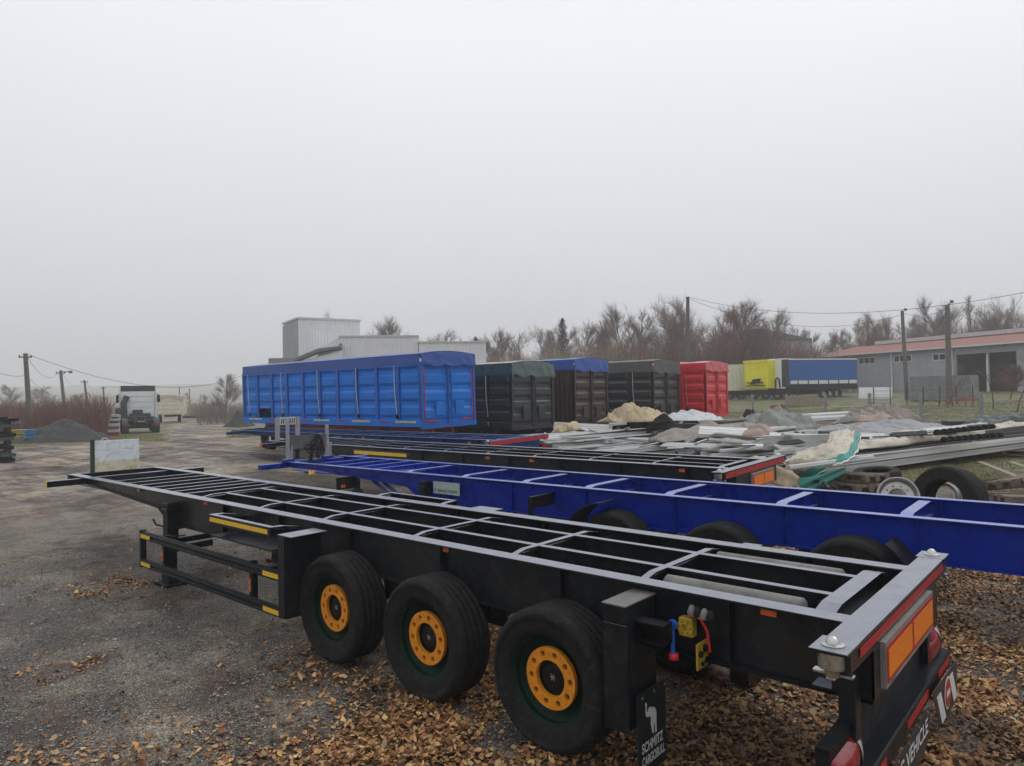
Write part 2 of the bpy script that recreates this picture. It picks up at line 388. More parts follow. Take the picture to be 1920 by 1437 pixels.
def ibeam(x0, x1, y, zt, zb, fw=.14, ft=.014, wt=.012, prof=None, hollow=None):
    b = MB()
    if prof is None: prof = [(x0, zt-ft), (x1, zt-ft), (x1, zb), (x0, zb)]
    b.box(x0, x1, y-fw/2, y+fw/2, zt-ft, zt)
    b.prism(prof, 'y', y-wt/2, y+wt/2)
    lo = [p for p in prof if p[1] < zt-ft-.01]; lo.sort(key=lambda p: -p[0])
    f = MB()
    for (xa, za), (xb, zb_) in zip(lo, lo[1:]):
        f.add([(xa, y-fw/2, za-.012), (xb, y-fw/2, zb_-.012), (xb, y+fw/2, zb_-.012), (xa, y+fw/2, za-.012),
               (xa, y-fw/2, za), (xb, y-fw/2, zb_), (xb, y+fw/2, zb_), (xa, y+fw/2, za)],
              [(0,3,2,1),(4,5,6,7),(0,1,5,4),(1,2,6,5),(2,3,7,6),(3,0,4,7)])
    return b, f

# --- wheel, made once: axis along y, outside face towards +y, centre at the origin ---
def tyre_mesh(R=.45, W=.34, rr=.285, seg=72):
    h = W/2; b = MB(); p = []
    p += [(rr, h-.045), (rr+.012, h-.02), (rr+.03, h-.012), (R*.80, h+.004), (R*.86, h+.0), (R*.865, h+.006), (R*.93, h-.004), (R-.012, h-.022), (R, h-.05)]
    ys = []; y = h-.05
    gr = [h*.5, h*.17, -h*.17, -h*.5]
    for g in gr: p += [(R, g+.0045), (R-.012, g+.003), (R-.012, g-.003), (R, g-.0045)]
    p += [(R, -h+.05), (R-.02, -h+.02), (R*.8, -h), (rr, -h+.045)]
    b.lathe(p, seg); return b.mesh('tyre', RUB, True)
def holed_ring(r0, r1, rh, rc, y0, y1, nh=10, c=12):
    """flat ring with nh round holes on the circle rc, with thickness"""
    b = MB()
    for s in range(nh):
        a0 = 2*PI*(s-.5)/nh; a1 = 2*PI*(s+.5)/nh; am = (a0+a1)/2; cx, cz = rc*math.cos(am), rc*math.sin(am)
        outl = []
        k = 6
        for i in range(k): t = a0+(a1-a0)*i/k; outl.append((r1*math.cos(t), r1*math.sin(t)))
        for i in range(k): q = r1+(r0-r1)*i/k; outl.append((q*math.cos(a1), q*math.sin(a1)))
        for i in range(k): t = a1+(a0-a1)*i/k; outl.append((r0*math.cos(t), r0*math.sin(t)))
        for i in range(k): q = r0+(r1-r0)*i/k; outl.append((q*math.cos(a0), q*math.sin(a0)))
        n = len(outl); cir = []
        for (x, z) in outl:
            t = math.atan2(z-cz, x-cx); cir.append((cx+rh*math.cos(t), cz+rh*math.sin(t)))
        for yy, flip in ((y1, False), (y0, True)):
            vs = [(x, yy, z) for x, z in outl]+[(x, yy, z) for x, z in cir]
            fs = [(i, (i+1) % n, (i+1) % n+n, i+n) for i in range(n)]
            if not flip: fs = [q[::-1] for q in fs]
            b.add(vs, fs)
        vs = [(x, y1, z) for x, z in cir]+[(x, y0, z) for x, z in cir]
        b.add(vs, [(i, (i+1) % n, (i+1) % n+n, i+n) for i in range(n)])
    b.lathe([(r1, y0), (r1, y1)], 60); b.lathe([(r0, y1), (r0, y0)], 60)
    return b
def make_wheel(parent, loc, R=.45, W=.34, ring=ORG, rim=GRN, detail=True, meshes={}, side=1, spin=0.0):
    key = (R, W, ring.name, rim.name)
    if key not in meshes:
        h = W/2; rr = .285*R/.45; s = R/.45
        d = {}
        d['tyre'] = tyre_mesh(R, W, rr)
        d['rim'] = MB().lathe([(rr+.012, h-.02), (rr+.012, h-.034), (rr-.004, h-.045), (rr-.02, h-.055), (rr-.022, h-.09), (rr-.05, h-.115), (.205*s, h-.135), (.15*s, h-.13), (.09*s, h-.125), (.0, h-.12)], 60).mesh('rim', rim, True)
        d['rim'].set_sharp_from_angle(angle=math.radians(40))
        d['hub_ring'] = holed_ring(.112*s, .194*s, .0185*s, .154*s, h-.105, h-.075).mesh('hub_ring', ring)
        d['nuts'] = MB().lathe([(.0172*s, h-.135), (.0172*s, h-.104), (.011*s, h-.104), (.010*s, h-.094), (.0, h-.093)], 6).mesh('wheel_nut', BLK2)
        d['cap'] = MB().lathe([(.105*s, h-.12), (.09*s, h-.125), (.085*s, h-.112), (.075*s, h-.106), (.03*s, h-.104), (0, h-.104)], 32).mesh('hub_cap', BLK2, True)
        st = MB(); pts = []
        for k in range(12):
            a = 2*PI*k/12; q = .026*s if k % 2 == 0 else .011*s; pts.append((q*math.cos(a), q*math.sin(a)))
        d['star'] = st.prism(pts, 'y', h-.103, h-.099).mesh('cap_star', STL)
        meshes[key] = d
    d = meshes[key]
    w_ = bpy.data.objects.new('wheel', d['tyre']); C.objects.link(w_); w_.parent = parent; w_.location = loc
    w_.rotation_euler = (0, spin, 0) if side > 0 else (0, spin, PI)
    if detail:
        if detail is True or detail > 1:
            for k in range(10):
                a = 2*PI*k/10; c = bpy.data.objects.new('wheel_nut', d['nuts']); C.objects.link(c); c.parent = w_; c.location = (.154*R/.45*math.cos(a), 0, .154*R/.45*math.sin(a))
        for nm, k in (('rim', 'rim'), ('hub_ring', 'hub_ring'), ('hub_cap', 'cap'), ('cap_star', 'star')):
            c = bpy.data.objects.new(nm, d[k]); C.objects.link(c); c.parent = w_
    return w_

# --- a skeletal container trailer; local x forward from the rear face, y to its left, z up from the ground ---
def chassis(root, paint, H, Lb, Lr, cms, slats, wheels, inner=True, web=.38, ring=ORG, rim=GRN, R=.45, shelf=True, detail=2, rearboard=True, front_half=1.22, wy=1.015, fw=.14, cmw=.055, yr=.665, plain_paint=None):
    plain_paint = plain_paint or BLKN
    zt = H
    for s in (1, -1):
        prof = [(.02, zt-.014), (Lr, zt-.014), (Lr, zt-.09), (Lr-1.15, zt-.09), (Lr-3.6, zt-.21), (Lr-3.95, zt-web), (.02, zt-web)]
        ib, ifl = ibeam(.02, Lr, s*yr, zt, zt-web, fw, prof=prof); o = ib.build('main_rail', paint, root, bevel=.003); ifl.build('bottom_flange', plain_paint, o)
        x = .78; st = None
        while x < Lr-4.2:
            if st is None: st = MB().box(-.005, .005, -(fw/2-.012), -.0065, zt-web, zt-.014).build('web_stiffener', paint, o); st2 = MB().box(-.005, .005, .0065, fw/2-.012, zt-web, zt-.014).build('web_stiffener', paint, o); st.location = st2.location = (x, s*yr, 0)
            else: share(st, 'web_stiffener', o, (x, s*yr, 0)); share(st2, 'web_stiffener', o, (x, s*yr, 0))
            x += 1.22
    if inner:
        for s in (1, -1):
            MB().box(.3, cms[-1], s*.245-.03, s*.245+.03, zt-.012, zt-.001).box(.3, cms[-1], s*.245-.004, s*.245+.004, zt-.13, zt-.012).box(.3, cms[-1], s*.245-.03, s*.245+.03, zt-.14, zt-.13).build('inner_rail', paint, root)
    for x in cms:
        ww = cmw*(2.0 if x < .6 and inner else 1)
        b = MB(); yi = yr-.07
        top = [(-yi-.012, zt-.055), (-yi+.06, zt-.02), (-yi+.17, zt-.0), (yi-.17, zt-.0), (yi-.06, zt-.02), (yi+.012, zt-.055)]
        b.prism(top+[(p[0], p[1]-.012) for p in top[::-1]], 'x', x-ww/2, x+ww/2)
        b.box(x-.005, x+.005, -yi, yi, zt-.16, zt-.03); b.box(x-ww/2, x+ww/2, -yi, yi, zt-.17, zt-.16)
        b.build('cross_member', paint, root)
    for x in slats:
        MB().box(x-.03, x+.03, -yr+.07, yr-.07, zt-.07, zt-.004).build('neck_slat', paint, root)
    MB().box(cms[-1]+.12, Lr-.3, -yr, yr, zt-.16, zt-.15).build('coupler_plate', paint, root)
    # rear bolster with twist locks
    b = MB().box(0, .12, -1.17, 1.17, zt-.10, zt-.0)
    b.box(-.006, .168, 1.02, 1.235, zt-.004, zt+.010); b.box(-.006, .168, -1.235, -1.02, zt-.004, zt+.010)
    rb = b.build('rear_bolster', paint, root, bevel=.003)
    MB().box(-.002, .145, -1.02, 1.02, zt+.001, zt+.009).build('bolster_plate', paint, rb)
    MB().box(.0, .012, -.79, .79, zt-.34, zt-.1).box(.0, .2, .778, .79, zt-.34, zt-.1).box(.0, .2, -.79, -.778, zt-.34, zt-.1).box(.0, .3, -.79, .79, zt-.352, zt-.34).build('rear_panel', paint, root)
    for s in (1, -1):
        for (lx, ly) in ((.085, s*1.135),):
            tl = MB().lathe([(.052, zt+.0105), (.052, zt+.016), (.045, zt+.018), (.033, zt+.02), (.028, zt+.035), (.012, zt+.05), (0, zt+.052)], 16, (lx, ly, 0), 'z')
            o = tl.build('twist_lock', ZINC, root, smooth=True, auto=40)
            if lx < 1:
                MB().lathe([(.03, zt-.005), (.062, zt-.012), (.062, zt-.085), (.035, zt-.1), (.03, zt-.13), (0, zt-.13)], 20, (lx, ly+s*.02, 0), 'z').build('lock_housing', ZINC, o, smooth=True, auto=40)
                MB().box(lx-.09, lx+.09, ly-.02, ly+.02, zt-.128, zt-.112).box(lx-.02, lx+.02, ly-.05, ly+.05, zt-.14, zt-.128).build('lock_handle', ZINC, o, bevel=.004)
    # front bolster
    b = MB().box(Lb-.06, Lb+.06, -front_half, front_half, zt-.115, zt-.022)
    fb = b.build('front_bolster', paint, root, bevel=.006)
    MB().box(Lr-.1, Lr, -yr-.07, yr+.07, zt-.1, zt-.002).build('front_crossbar', paint, root, bevel=.004)
    # axles, springs
    for x in wheels:
        MB().lathe([(.06, -.9), (.06, .9)], 12, (x, 0, R)).build('axle', BLK2, root)
        for s in (1, -1):
            MB().prism([(x-.42, R+.06), (x+.34, R+.06), (x+.34, R), (x+.44, R), (x+.44, zt-web), (x+.34, zt-web), (x+.34, R+.1), (x-.42, R+.1)], 'y', s*.46-.05, s*.46+.05).build('spring_hanger', BLK2, root)
        for s in (1, -1):
            make_wheel(root, (x, s*(wy-.17), R), R, .34, ring, rim, detail=(0 if s < 0 or detail < 1 else (2 if detail > 1 else 1)), side=s, spin=rnd.random()*6)
            if detail > 1: MB().lathe([(0, zt-web-.01), (.11, zt-web-.01), (.13, zt-web-.08), (.11, R+.12), (0, R+.12)], 18, (x-.3, s*.46, 0), 'z').build('air_bag', RUB, root, smooth=True, auto=50)
    # landing legs
    lx = Lr-4.06
    for s in (1, -1):
        b = MB().box(lx-.07, lx+.07, s*.76-.07, s*.76+.07, .42, zt-.1).box(lx-.055, lx+.055, s*.76-.055, s*.76+.055, .1, .42)
        b.box(lx-.09, lx+.09, s*.76-.09, s*.76+.09, zt-.2, zt-.17)
        o = b.build('landing_leg', BLKN, root, bevel=.006)
        MB().box(lx-.17, lx+.17, s*.76-.13, s*.76+.13, -.01, .05).box(lx-.13, lx+.13, s*.76-.05, s*.76+.05, .05, .12).box(lx-.11, lx+.11, s*.76-.075, s*.76-.055, .045, .15).box(lx-.11, lx+.11, s*.76+.055, s*.76+.075, .045, .15).build('foot', BLK2, o, bevel=.01)
        if s > 0:
            MB().tube([(lx+.07, .8, .74), (lx+.2, .86, .76), (lx+.24, .88, .83)], .012).tube([(lx-.05, .86, .68), (lx-.3, .86, .67), (lx-.5, .8, .7)], .011).build('crank_handle', BLK2, o)
    MB().tube([(lx, -.76, .72), (lx, .76, .72)], .025, 8).build('leg_shaft', BLK2, root)
    MB().box(lx-.03, lx+.03, -.7, .7, .52, .58).build('leg_brace', BLK2, root)
    return rb

# ================= TRAILER 1 =================
Z1 = .16
t1 = thing('container_trailer', 'near black skeletal container trailer with orange hub rings, parked in the foreground', 'trailer', (0, 0, Z1), group='skeletal container trailers')
H1 = 1.31-Z1
X1 = [4.38, 3.15, 1.93]
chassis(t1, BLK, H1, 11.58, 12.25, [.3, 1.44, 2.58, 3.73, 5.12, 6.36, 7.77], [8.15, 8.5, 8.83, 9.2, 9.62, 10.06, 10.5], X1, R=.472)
for s in (1, -1):
    MB().box(11.52, 11.64, s*1.22 if s > 0 else s*1.226, s*1.226 if s > 0 else s*1.22, H1-.11, H1-.027).build('end_marker', YEL, t1)
# amber side markers hanging just under the flange
for x in (9.4, 7.38, 3.2, .56):
    MB().box(x-.045, x+.045, .672, .692, H1-.062, H1-.022).build('side_marker', AMB, t1, bevel=.003)
# side guard
b = MB()
g0, g1, gy = 4.93, 8.15, 1.13
for z in (.70, .365):
    m_ = MB().box(g0, g1, gy-.03, gy, z-.05, z+.05).box(g0, g1, gy, gy+.018, z-.036, z-.014).box(g0, g1, gy, gy+.018, z+.014, z+.036).build('guard_rail', BLKN, t1, bevel=.003)
    for xa, xb in ((g0+.02, g0+.3), (g1-.3, g1-.03)):
        MB().box(xa, xb, gy+.0005 if 0 else gy+.019, gy+.022, z-.022, z+.022).build('reflective_tape', YEL, m_)
MB().box(g1-.02, g1+.03, gy-.05, gy+.012, .31, .76).build('guard_post', BLKN, t1)
for x in (g1-.55, g0+.62):
    MB().box(x-.03, x+.03, gy-.09, gy-.031, .31, .75).build('guard_post', BLKN, t1)
    MB().box(x+.0, x+.035, gy-.0305, gy-.027, .45, .58).build('side_marker', AMB, t1)
for x in (g1-.9, g0+.5):
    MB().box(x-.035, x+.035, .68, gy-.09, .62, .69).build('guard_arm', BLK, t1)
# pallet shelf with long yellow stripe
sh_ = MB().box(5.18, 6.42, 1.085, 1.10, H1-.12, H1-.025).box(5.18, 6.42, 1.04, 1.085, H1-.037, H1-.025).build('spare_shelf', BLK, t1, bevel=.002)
MB().box(5.22, 6.4, 1.101, 1.103, H1-.095, H1-.05).build('reflective_tape', YEL, sh_)
for x in (5.2, 6.4):
    top = [(.68, H1-.1), (.8, H1-.06), (.95, H1-.03), (1.085, H1-.025)]
    MB().prism(top+[(p[0], p[1]-.012) for p in top[::-1]], 'x', x-.035, x+.035).prism([(.68, H1-.11), (1.085, H1-.04), (1.085, H1-.11), (.68, H1-.26)], 'x', x-.005, x+.005).build('shelf_bracket', BLK, t1)
MB().box(5.18, 6.42, .70, 1.085, H1-.26, H1-.245).build('shelf_floor', BLKN, t1)
# wheel-arch plates
b = MB().box(4.80, 4.835, .78, 1.15, .34, H1-.06).box(4.70, 4.93, .78, 1.17, H1-.06, H1-.05).box(4.82, 4.93, 1.12, 1.165, .34, H1-.06)
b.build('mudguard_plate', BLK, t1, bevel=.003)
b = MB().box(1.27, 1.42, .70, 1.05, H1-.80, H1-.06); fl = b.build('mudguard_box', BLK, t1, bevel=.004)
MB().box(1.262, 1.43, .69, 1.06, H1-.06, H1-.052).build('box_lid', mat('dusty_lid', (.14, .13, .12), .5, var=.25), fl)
MB().box(1.255, 1.425, 1.051, 1.056, H1-.8, H1-.17).build('side_plate', BLK, fl)
b = MB().box(1.08, 1.27, .92, .93, H1-.27, H1-.22)
for z0_ in (H1-.28, H1-.17): MB().box(1.08, 1.27, .84, .95, z0_, z0_+.012).build('bracket_flange', BLK2, fl)
MB().box(1.08, 1.27, .84, .852, H1-.28, H1-.158).build('bracket_web', BLK2, fl)
# mud flap with emblem and lettering (faces backwards)
fp = MB().box(1.235, 1.245, .66, .99, .06, .56).build('mud_flap', mat('flap_rubber', (.007, .014, .017), .55, var=.25, scale=7), t1)
ZF = .0
text('SCHMITZ', 'lettering', WHT, fp, (1.233, .955, .20), (0, -1, 0), (0, 0, 1), .062, .25, .0015, bold=.028)
text('CARGOBULL', 'lettering', WHT, fp, (1.233, .955, .122), (0, -1, 0), (0, 0, 1), .058, .27, .0015, bold=.026)
ele = [(0, 0), (-.02, .075), (-.016, .12), (-.04, .135), (-.06, .132), (-.083, .15), (-.09, .18), (-.083, .215), (-.095, .228), (-.085, .245), (-.07, .232), (-.073, .2), (-.07, .175), (-.055, .17), (-.05, .185), (-.03, .2), (-.02, .185), (.01, .185), (.045, .165), (.06, .13), (.058, .05), (.06, -.01), (.04, -.01), (.034, .06), (.018, .06), (.02, -.005)]
MB().prism([(.83-p[0]*.85, .285+p[1]*.85) for p in ele], 'x', 1.2315, 1.2335).build('elephant_emblem', WHT, fp)
for y in (.67, .8, .94): MB().lathe([(.008, 1.228), (.008, 1.236), (0, 1.228)], 8, (0, y, .53), 'x').build('rivet', STL, fp)
# brake valve behind the flap box
VY = mat('dull_yellow_metal', (.42, .27, .02), .5, var=.25, dirt=(.12, .09, .04), damt=.5)
vb = MB().box(.93, .94, .68, .82, H1-.42, H1-.27).build('valve_panel', VY, t1)
V2 = MB()
V2.box(.99, 1.08, .70, .76, H1-.26, H1-.15); V2.build('valve_mount', VY, t1, bevel=.004)
holed_ring(.02, .05, .006, .036, 0, .012, 6).xf(Matrix.Translation((1.03, .765, H1-.2))).build('valve_ring', VY, vb)
for (x, y, z, r_) in ((.92, .79, H1-.33, .018), (.92, .73, H1-.31, .022), (.92, .71, H1-.38, .016), (.92, .77, H1-.39, .012)):
    MB().lathe([(0, -.012), (r_, -.008), (r_, .012)], 14, (x+.003, y, z), 'x').build('air_port', BLK2, vb)
for k in range(4):
    MB().lathe([(.025, 0), (.03, .02), (.02, .045), (.012, .06), (0, .06)], 10, (1.0-.045*k, .74+.01*k, H1-.13), 'z').build('valve_fitting', BLK2 if k % 2 else PIPE, vb, smooth=True)
MB().tube([(1.1, .80, H1-.2), (1.1, .80, H1-.36)], .014, 8).lathe([(.0, -.014), (.03, -.014), (.03, .014), (0, .014)], 14, (1.1, .80, H1-.19), 'y').build('valve_lever', BLUEP, vb)
MB().lathe([(0, -.03), (.028, -.02), (.03, .015), (0, .025)], 14, (1.1, .79, H1-.38), 'z').build('valve_knob', REDP, vb, smooth=True)
MB().tube([(.98, .76, H1-.12), (.93, .77, H1-.13), (.9, .75, H1-.2), (.9, .72, H1-.33)], .008).build('air_hose', REDP, vb)
# rear signs, lamps and underrun bar
MB().box(-.006, -.003, -1.0, 1.03, H1-.062, H1-.018).build('red_stripe', REDR, t1)
bo = MB().box(-.03, -.001, -.5, .67, H1-.32, H1-.085).build('marker_board', GLD, t1)
MB().box(-.033, -.0305, -.485, .655, H1-.295, H1-.11).build('red_field', REDR, bo)
for ya, yb in ((-.46, .065), (.11, .635)):
    MB().box(-.036, -.0335, ya, yb, H1-.272, H1-.133).build('orange_field', ORR, bo)
text('RETROREF', 'lettering', BLK2, bo, (-.0305, .6, H1-.314), (0, -1, 0), (0, 0, 1), .01, .1, .001)
for s in (1, -1):
    MB().box(.06, .14, s*.84-.05, s*.84+.05, .40, H1-.1).build('bumper_post', BLK, t1)
    lb = MB().box(.085, .15, s*1.0-.22, s*1.0+.22, H1-.75, H1-.45).build('lamp_housing', BLK2, t1)
    prof = []
    lm = MB().grid(lambda u, v: (.085-.05*math.sin(PI*min(1, max(0, v)))**.6*math.sin(PI*min(1, max(0, u)))**.35, s*1.0-.2+.4*u, H1-.70+.19*v), 14, 8)
    lo = lm.build('tail_lamp', LENS, lb, smooth=True)
    MB().grid(lambda u, v: (.08-.05*math.sin(PI*min(1, v))**.6*math.sin(PI*(.04+.2*u))**.35, s*1.0-.2+.075*u, H1-.695+.18*v), 4, 8).build('reversing_lens', CLRL, lb, smooth=True)
MB().box(.10, .13, -.75, .75, H1-.7, H1-.36).build('rear_cross_plate', BLKN, t1)
ub = MB().box(.0, .11, -1.2, 1.2, H1-.775, H1-.66).build('underrun_bar', BLKN, t1, bevel=.008)
for ya, yb in ((-1.15, -.78), (-.45, .12), (.6, 1.1)):
    MB().box(-.004, -.0012, ya, yb, H1-.74, H1-.695).build('reflective_tape', REDR, ub)
sg = MB(); pts = [(1.12, H1-.78), (-.40, H1-.78), (-.41, H1-.86), (-.36, H1-.95), (-.26, H1-1.0), (1.12, H1-1.0)]
lv = sg.prism(pts, 'x', -.014, -.010).build('long_vehicle_board', CHAR, t1)
text('LONG VEHICLE', 'lettering', WHT, lv, (-.016, .70, H1-.915), (0, -1, 0), (0, 0, 1), .095, 1.03, .001, bold=.02)
for y in (-.35, -.1, .15, .4, .65, .9): MB().lathe([(.007, -.018), (.007, -.012), (0, -.019)], 8, (0, y, H1-.80), 'x').build('rivet', STL, lv)
cz_ = H1-.86
st = MB().prism([(-.44, H1-.71), (-1.24, H1-.76), (-1.29, H1-.80), (-1.27, H1-1.03), (-.66, H1-1.0)], 'x', -.026, -.022).build('striped_board', CHAR, t1)
for ya in (-.56, -.98):
    MB().prism([(ya, H1-.78), (ya-.13, H1-.785), (ya-.28, H1-1.0), (ya-.15, H1-1.0)], 'x', -.0285, -.0265).build('white_stripe', WHT, st)
ccy = -.90
MB().lathe([(.105, -.0295), (.105, -.032), (0, -.032)], 36, (0, ccy, cz_), 'x').build('sign_disc', WHT, st)
MB().lathe([(.092, -.0325), (.092, -.0345), (0, -.0345)], 36, (0, ccy, cz_), 'x').build('red_disc', REDR, st)
MB().box(-.0365, -.035, ccy-.055, ccy+.055, cz_-.018, cz_+.018).build('white_bar', WHT, st)
# two long tubes lying in the frame
for y, x0, x1 in ((.37, .48, 1.36), (-.46, .50, 1.38)):
    tb = MB().lathe([(0, x0-.02), (.05, x0-.015), (.065, x0), (.065, x1), (.05, x1+.015), (0, x1+.02)], 20, (0, y, H1-.085), 'x')
    tb.build('document_tube', PIPE, t1, smooth=True, auto=40)
# air tank, brake chambers, hoses under the frame (seen through the bays)
for y in (.3, -.3): MB().lathe([(0, 5.4), (.1, 5.42), (.12, 5.46), (.12, 6.1), (.1, 6.14), (0, 6.16)], 18, (0, y, H1-.5), 'x').build('air_tank', BLK2, t1, smooth=True)
for k, x in enumerate(np.arange(.9, 8, .9)):
    MB().tube([(x, -.62, H1-.2), (x+.05, -.45, H1-.33), (x+.1, -.2, H1-.3), (x+.2, .1, H1-.33)], .008, 5).build('air_hose', BLK2, t1)
MB().box(.5, 7.6, -.12, -.06, H1-.3, H1-.27).box(.5, 7.6, .05, .08, H1-.3, H1-.28).build('pipe_run', BLK2, t1)
# far-side shelf and flap brackets seen past the far rail
MB().box(4.9, 6.1, -1.12, -1.06, H1-.035, H1-.022).box(4.9, 6.1, -1.12, -1.11, H1-.2, H1-.035).build('spare_shelf', BLK, t1)
for x in (4.92, 6.08):
    top = [(-.68, H1-.1), (-.8, H1-.06), (-.95, H1-.03), (-1.085, H1-.025)]
    MB().prism(top+[(p[0], p[1]-.012) for p in top[::-1]], 'x', x-.035, x+.035).build('shelf_bracket', BLK, t1)
MB().box(4.2, 4.55, -1.15, -.72, H1-.07, H1-.06).box(4.5, 4.52, -1.15, -.72, .3, H1-.07).build('mudguard_plate', BLK, t1)
MB().box(1.27, 1.42, -1.05, -.70, .05, H1-.06).build('mudguard_box', BLK, t1)
# plank headboard on the neck
HBW = mat('peeling_white_paint', (.68, .71, .74), .55, var=.08, scale=5, col2=(.56, .50, .36), amt=.8, thr=(.56, .62), dirt=(.16, .1, .05), damt=.55)
hb_ = thing('headboard', 'peeling white board standing on the front end of the near black trailer', 'board', (12.13, .02, 1.31))
HBC = mat('stained_cream_paint', (.60, .56, .42), .6, var=.1, scale=5, col2=(.38, .27, .12), amt=.7, thr=(.54, .6), dirt=(.15, .09, .05), damt=.5)
for k, (z0_, z1_) in enumerate(((.0, .17), (.174, .36), (.364, .53))):
    MB().box(-.012, .012, -.37, .345, z0_, z1_).build('plank', HBC if k == 0 else HBW, hb_, bevel=.004)
MB().box(-.03, .03, .346, .40, -.02, .56).build('post', mat('green_post', (.02, .045, .025), .6), hb_)
MB().tube([(0, .24, .53), (0, .2, .57), (0, .15, .57), (0, .13, .53)], .008).build('loop', WHT, hb_)

# ================= TRAILERS 2, 3, 4 =================
G_TR = 'skeletal container trailers'
t2 = thing('container_trailer', 'royal blue skeletal container trailer standing right behind the near black one', 'trailer', (-1.5, -3.46, .16), rz=.02, group=G_TR)
H2 = 1.15
cm2 = [.95, 2.12, 3.3, 4.61, 5.75, 6.8, 7.97, 9.2]
chassis(t2, NAVY, H2, 12.49, 12.62, cm2, [9.95, 10.45, 11.0, 11.6], [5.13, 3.82, 2.51], inner=False, web=.40, ring=STL, rim=STL, R=.47, detail=1, cmw=.11, fw=.12, yr=.67, wy=1.03, plain_paint=mat('royal_blue_no_sheen', (.0, .018, .25), .34, var=.15, scale=4, coat=.3, cior=1.28, spec=.15))  # bottom flanges take the blue without the painted top sheen
for x in cm2[:-1]:
    for q in (-.12, .05):
        MB().lathe([(.017, .676), (.017, .69), (0, .692)], 8, (x+q, 0, H2-.13)).build('bolt', NAVY, t2)
GUT = mat('gutter_blue', (.01, .03, .22), .3, coat=.8)
MB().box(.3, 9.1, -.12, -.1, H2-.2, H2-.12).box(.3, 9.1, .1, .12, H2-.2, H2-.12).build('pipe_run', NAVY, t2)
bd = MB().box(7.85, 8.4, .733, .739, H2-.27, H2-.09).build('name_board', mat('pale_board', (.36, .45, .42), .5, var=.15, dirt=(.1, .12, .14), damt=.5), t2)
text('7  BRIGHTBEAR', 'lettering', mat('dark_print', (.02, .03, .05), .5), bd, (8.37, .741, H2-.24), (-1, 0, 0), (0, 0, 1), .04, .48, .001, bold=.01)
MB().box(6.15, 6.2, .68, 1.2, H2-.1, H2-.09).box(6.19, 6.2, .68, 1.2, H2-.25, H2-.09).box(6.14, 6.2, 1.17, 1.2, H2-.5, H2-.1).build('mudguard_arm', BLK2, t2)
for x in (5.13, 2.51):
    MB().grid(lambda u, v: (x+.58*math.cos(math.radians(25+60*u)) if x > 4 else x-.58*math.cos(math.radians(15+40*u)), .75+.4*v, .5+.56*math.sin(math.radians(25+60*u)) if x > 4 else .5+.56*math.sin(math.radians(15+40*u))), 8, 2).build('mudguard', BLK2, t2, solid=.012)
MB().box(10.3, 10.33, .72, 1.1, H2-.33, H2-.13).build('marker_plate', BLK2, t2)
MB().box(10.29, 10.3, .95, 1.03, H2-.3, H2-.25).build('side_marker', AMB, t2)
MB().tube([(11.55, .78, H2-.12), (11.5, .8, H2-.18), (11.42, .8, H2-.16), (11.45, .78, H2-.11)], .03, 6).build('hose_coupling', mat('yellow_rubber', (.7, .4, .05), .5), t2)
for k in range(2): MB().tube([(10.0-.25*k, .6, H2-.2), (9.6-.25*k, .62, H2-.38)], .03, 6).build('neck_brace', NAVY, t2)
# front rack with hoses
rk = thing('hose_rack', 'galvanised rack with dark panel and black hoses on the blue trailer front', 'rack', (10.93, -3.2, 1.315), rz=.02)
for y, h in ((.66, .80), (-.22, .66)):
    MB().box(-.025, .025, y-.026, y+.026, .0, h).build('post', STL, rk)
    MB().box(-.03, .03, y-.085, y-.06, 0, .3).build('post_brace', STL, rk)
    MB().box(-.08, .08, y-.09, y+.09, -.01, .04).build('post_foot', NAVY, rk)
MB().box(-.01, .01, -.18, .62, .22, .48).build('panel', mat('grey_rack_panel', (.08, .08, .075), .6, var=.3), rk)
for k in range(7):
    a = rnd.uniform(0, 6); y0 = .1+rnd.uniform(-.12, .12)
    MB().tube([(-.05+.02*math.sin(q), y0+.14*math.cos(q+a)*(1-q/9), .38+.13*math.sin(q+a)-.055*q) for q in np.linspace(0, 6.5, 22)], .009, 5).build('coiled_hose', BLK2, rk)
MB().tube([(-.05, .3, -.25), (-.05, .2, .0), (-.05, .15, .2)], .04, 6).build('hose_bundle', BLK2, rk)

t3 = thing('container_trailer', 'black skeletal container trailer with red striped rear beam, beyond the royal blue one', 'trailer', (3.25, -5.92, .25), group=G_TR, rot=(-.022, 0, 0))
H3 = 1.13
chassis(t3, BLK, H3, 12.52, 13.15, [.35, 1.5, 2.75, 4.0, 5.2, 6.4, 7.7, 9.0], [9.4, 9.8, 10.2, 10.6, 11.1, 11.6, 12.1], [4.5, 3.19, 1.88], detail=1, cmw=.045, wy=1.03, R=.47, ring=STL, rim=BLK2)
MB().box(-.006, -.003, -1.12, 1.12, H3-.09, H3-.01).build('red_stripe', REDR, t3)
b3 = MB().box(-.03, -.002, -.62, .25, H3-.36, H3-.12).build('marker_board', mat('grey_board', (.25, .25, .25), .5), t3)
MB().box(-.034, -.031, -.60, .23, H3-.335, H3-.145).build('red_field', REDR, b3)
for ya, yb in ((-.57, -.205), (-.175, .2)): MB().box(-.037, -.0345, ya, yb, H3-.32, H3-.16).build('orange_field', ORR, b3)
for x in (.9, 3.9, 5.0): MB().box(x-.05, x+.05, .675, .69, H3-.1, H3-.05).build('side_marker', AMB, t3)
y3 = MB().box(6.9, 8.9, 1.0, 1.02, H3-.16, H3-.04).build('side_shelf', BLK, t3)
MB().box(7.0, 8.8, 1.022, 1.026, H3-.125, H3-.055).build('reflective_tape', YEL, y3)
MB().box(12.45, 12.58, 1.222, 1.226, H3-.11, H3-.03).build('end_marker', AMB, t3)
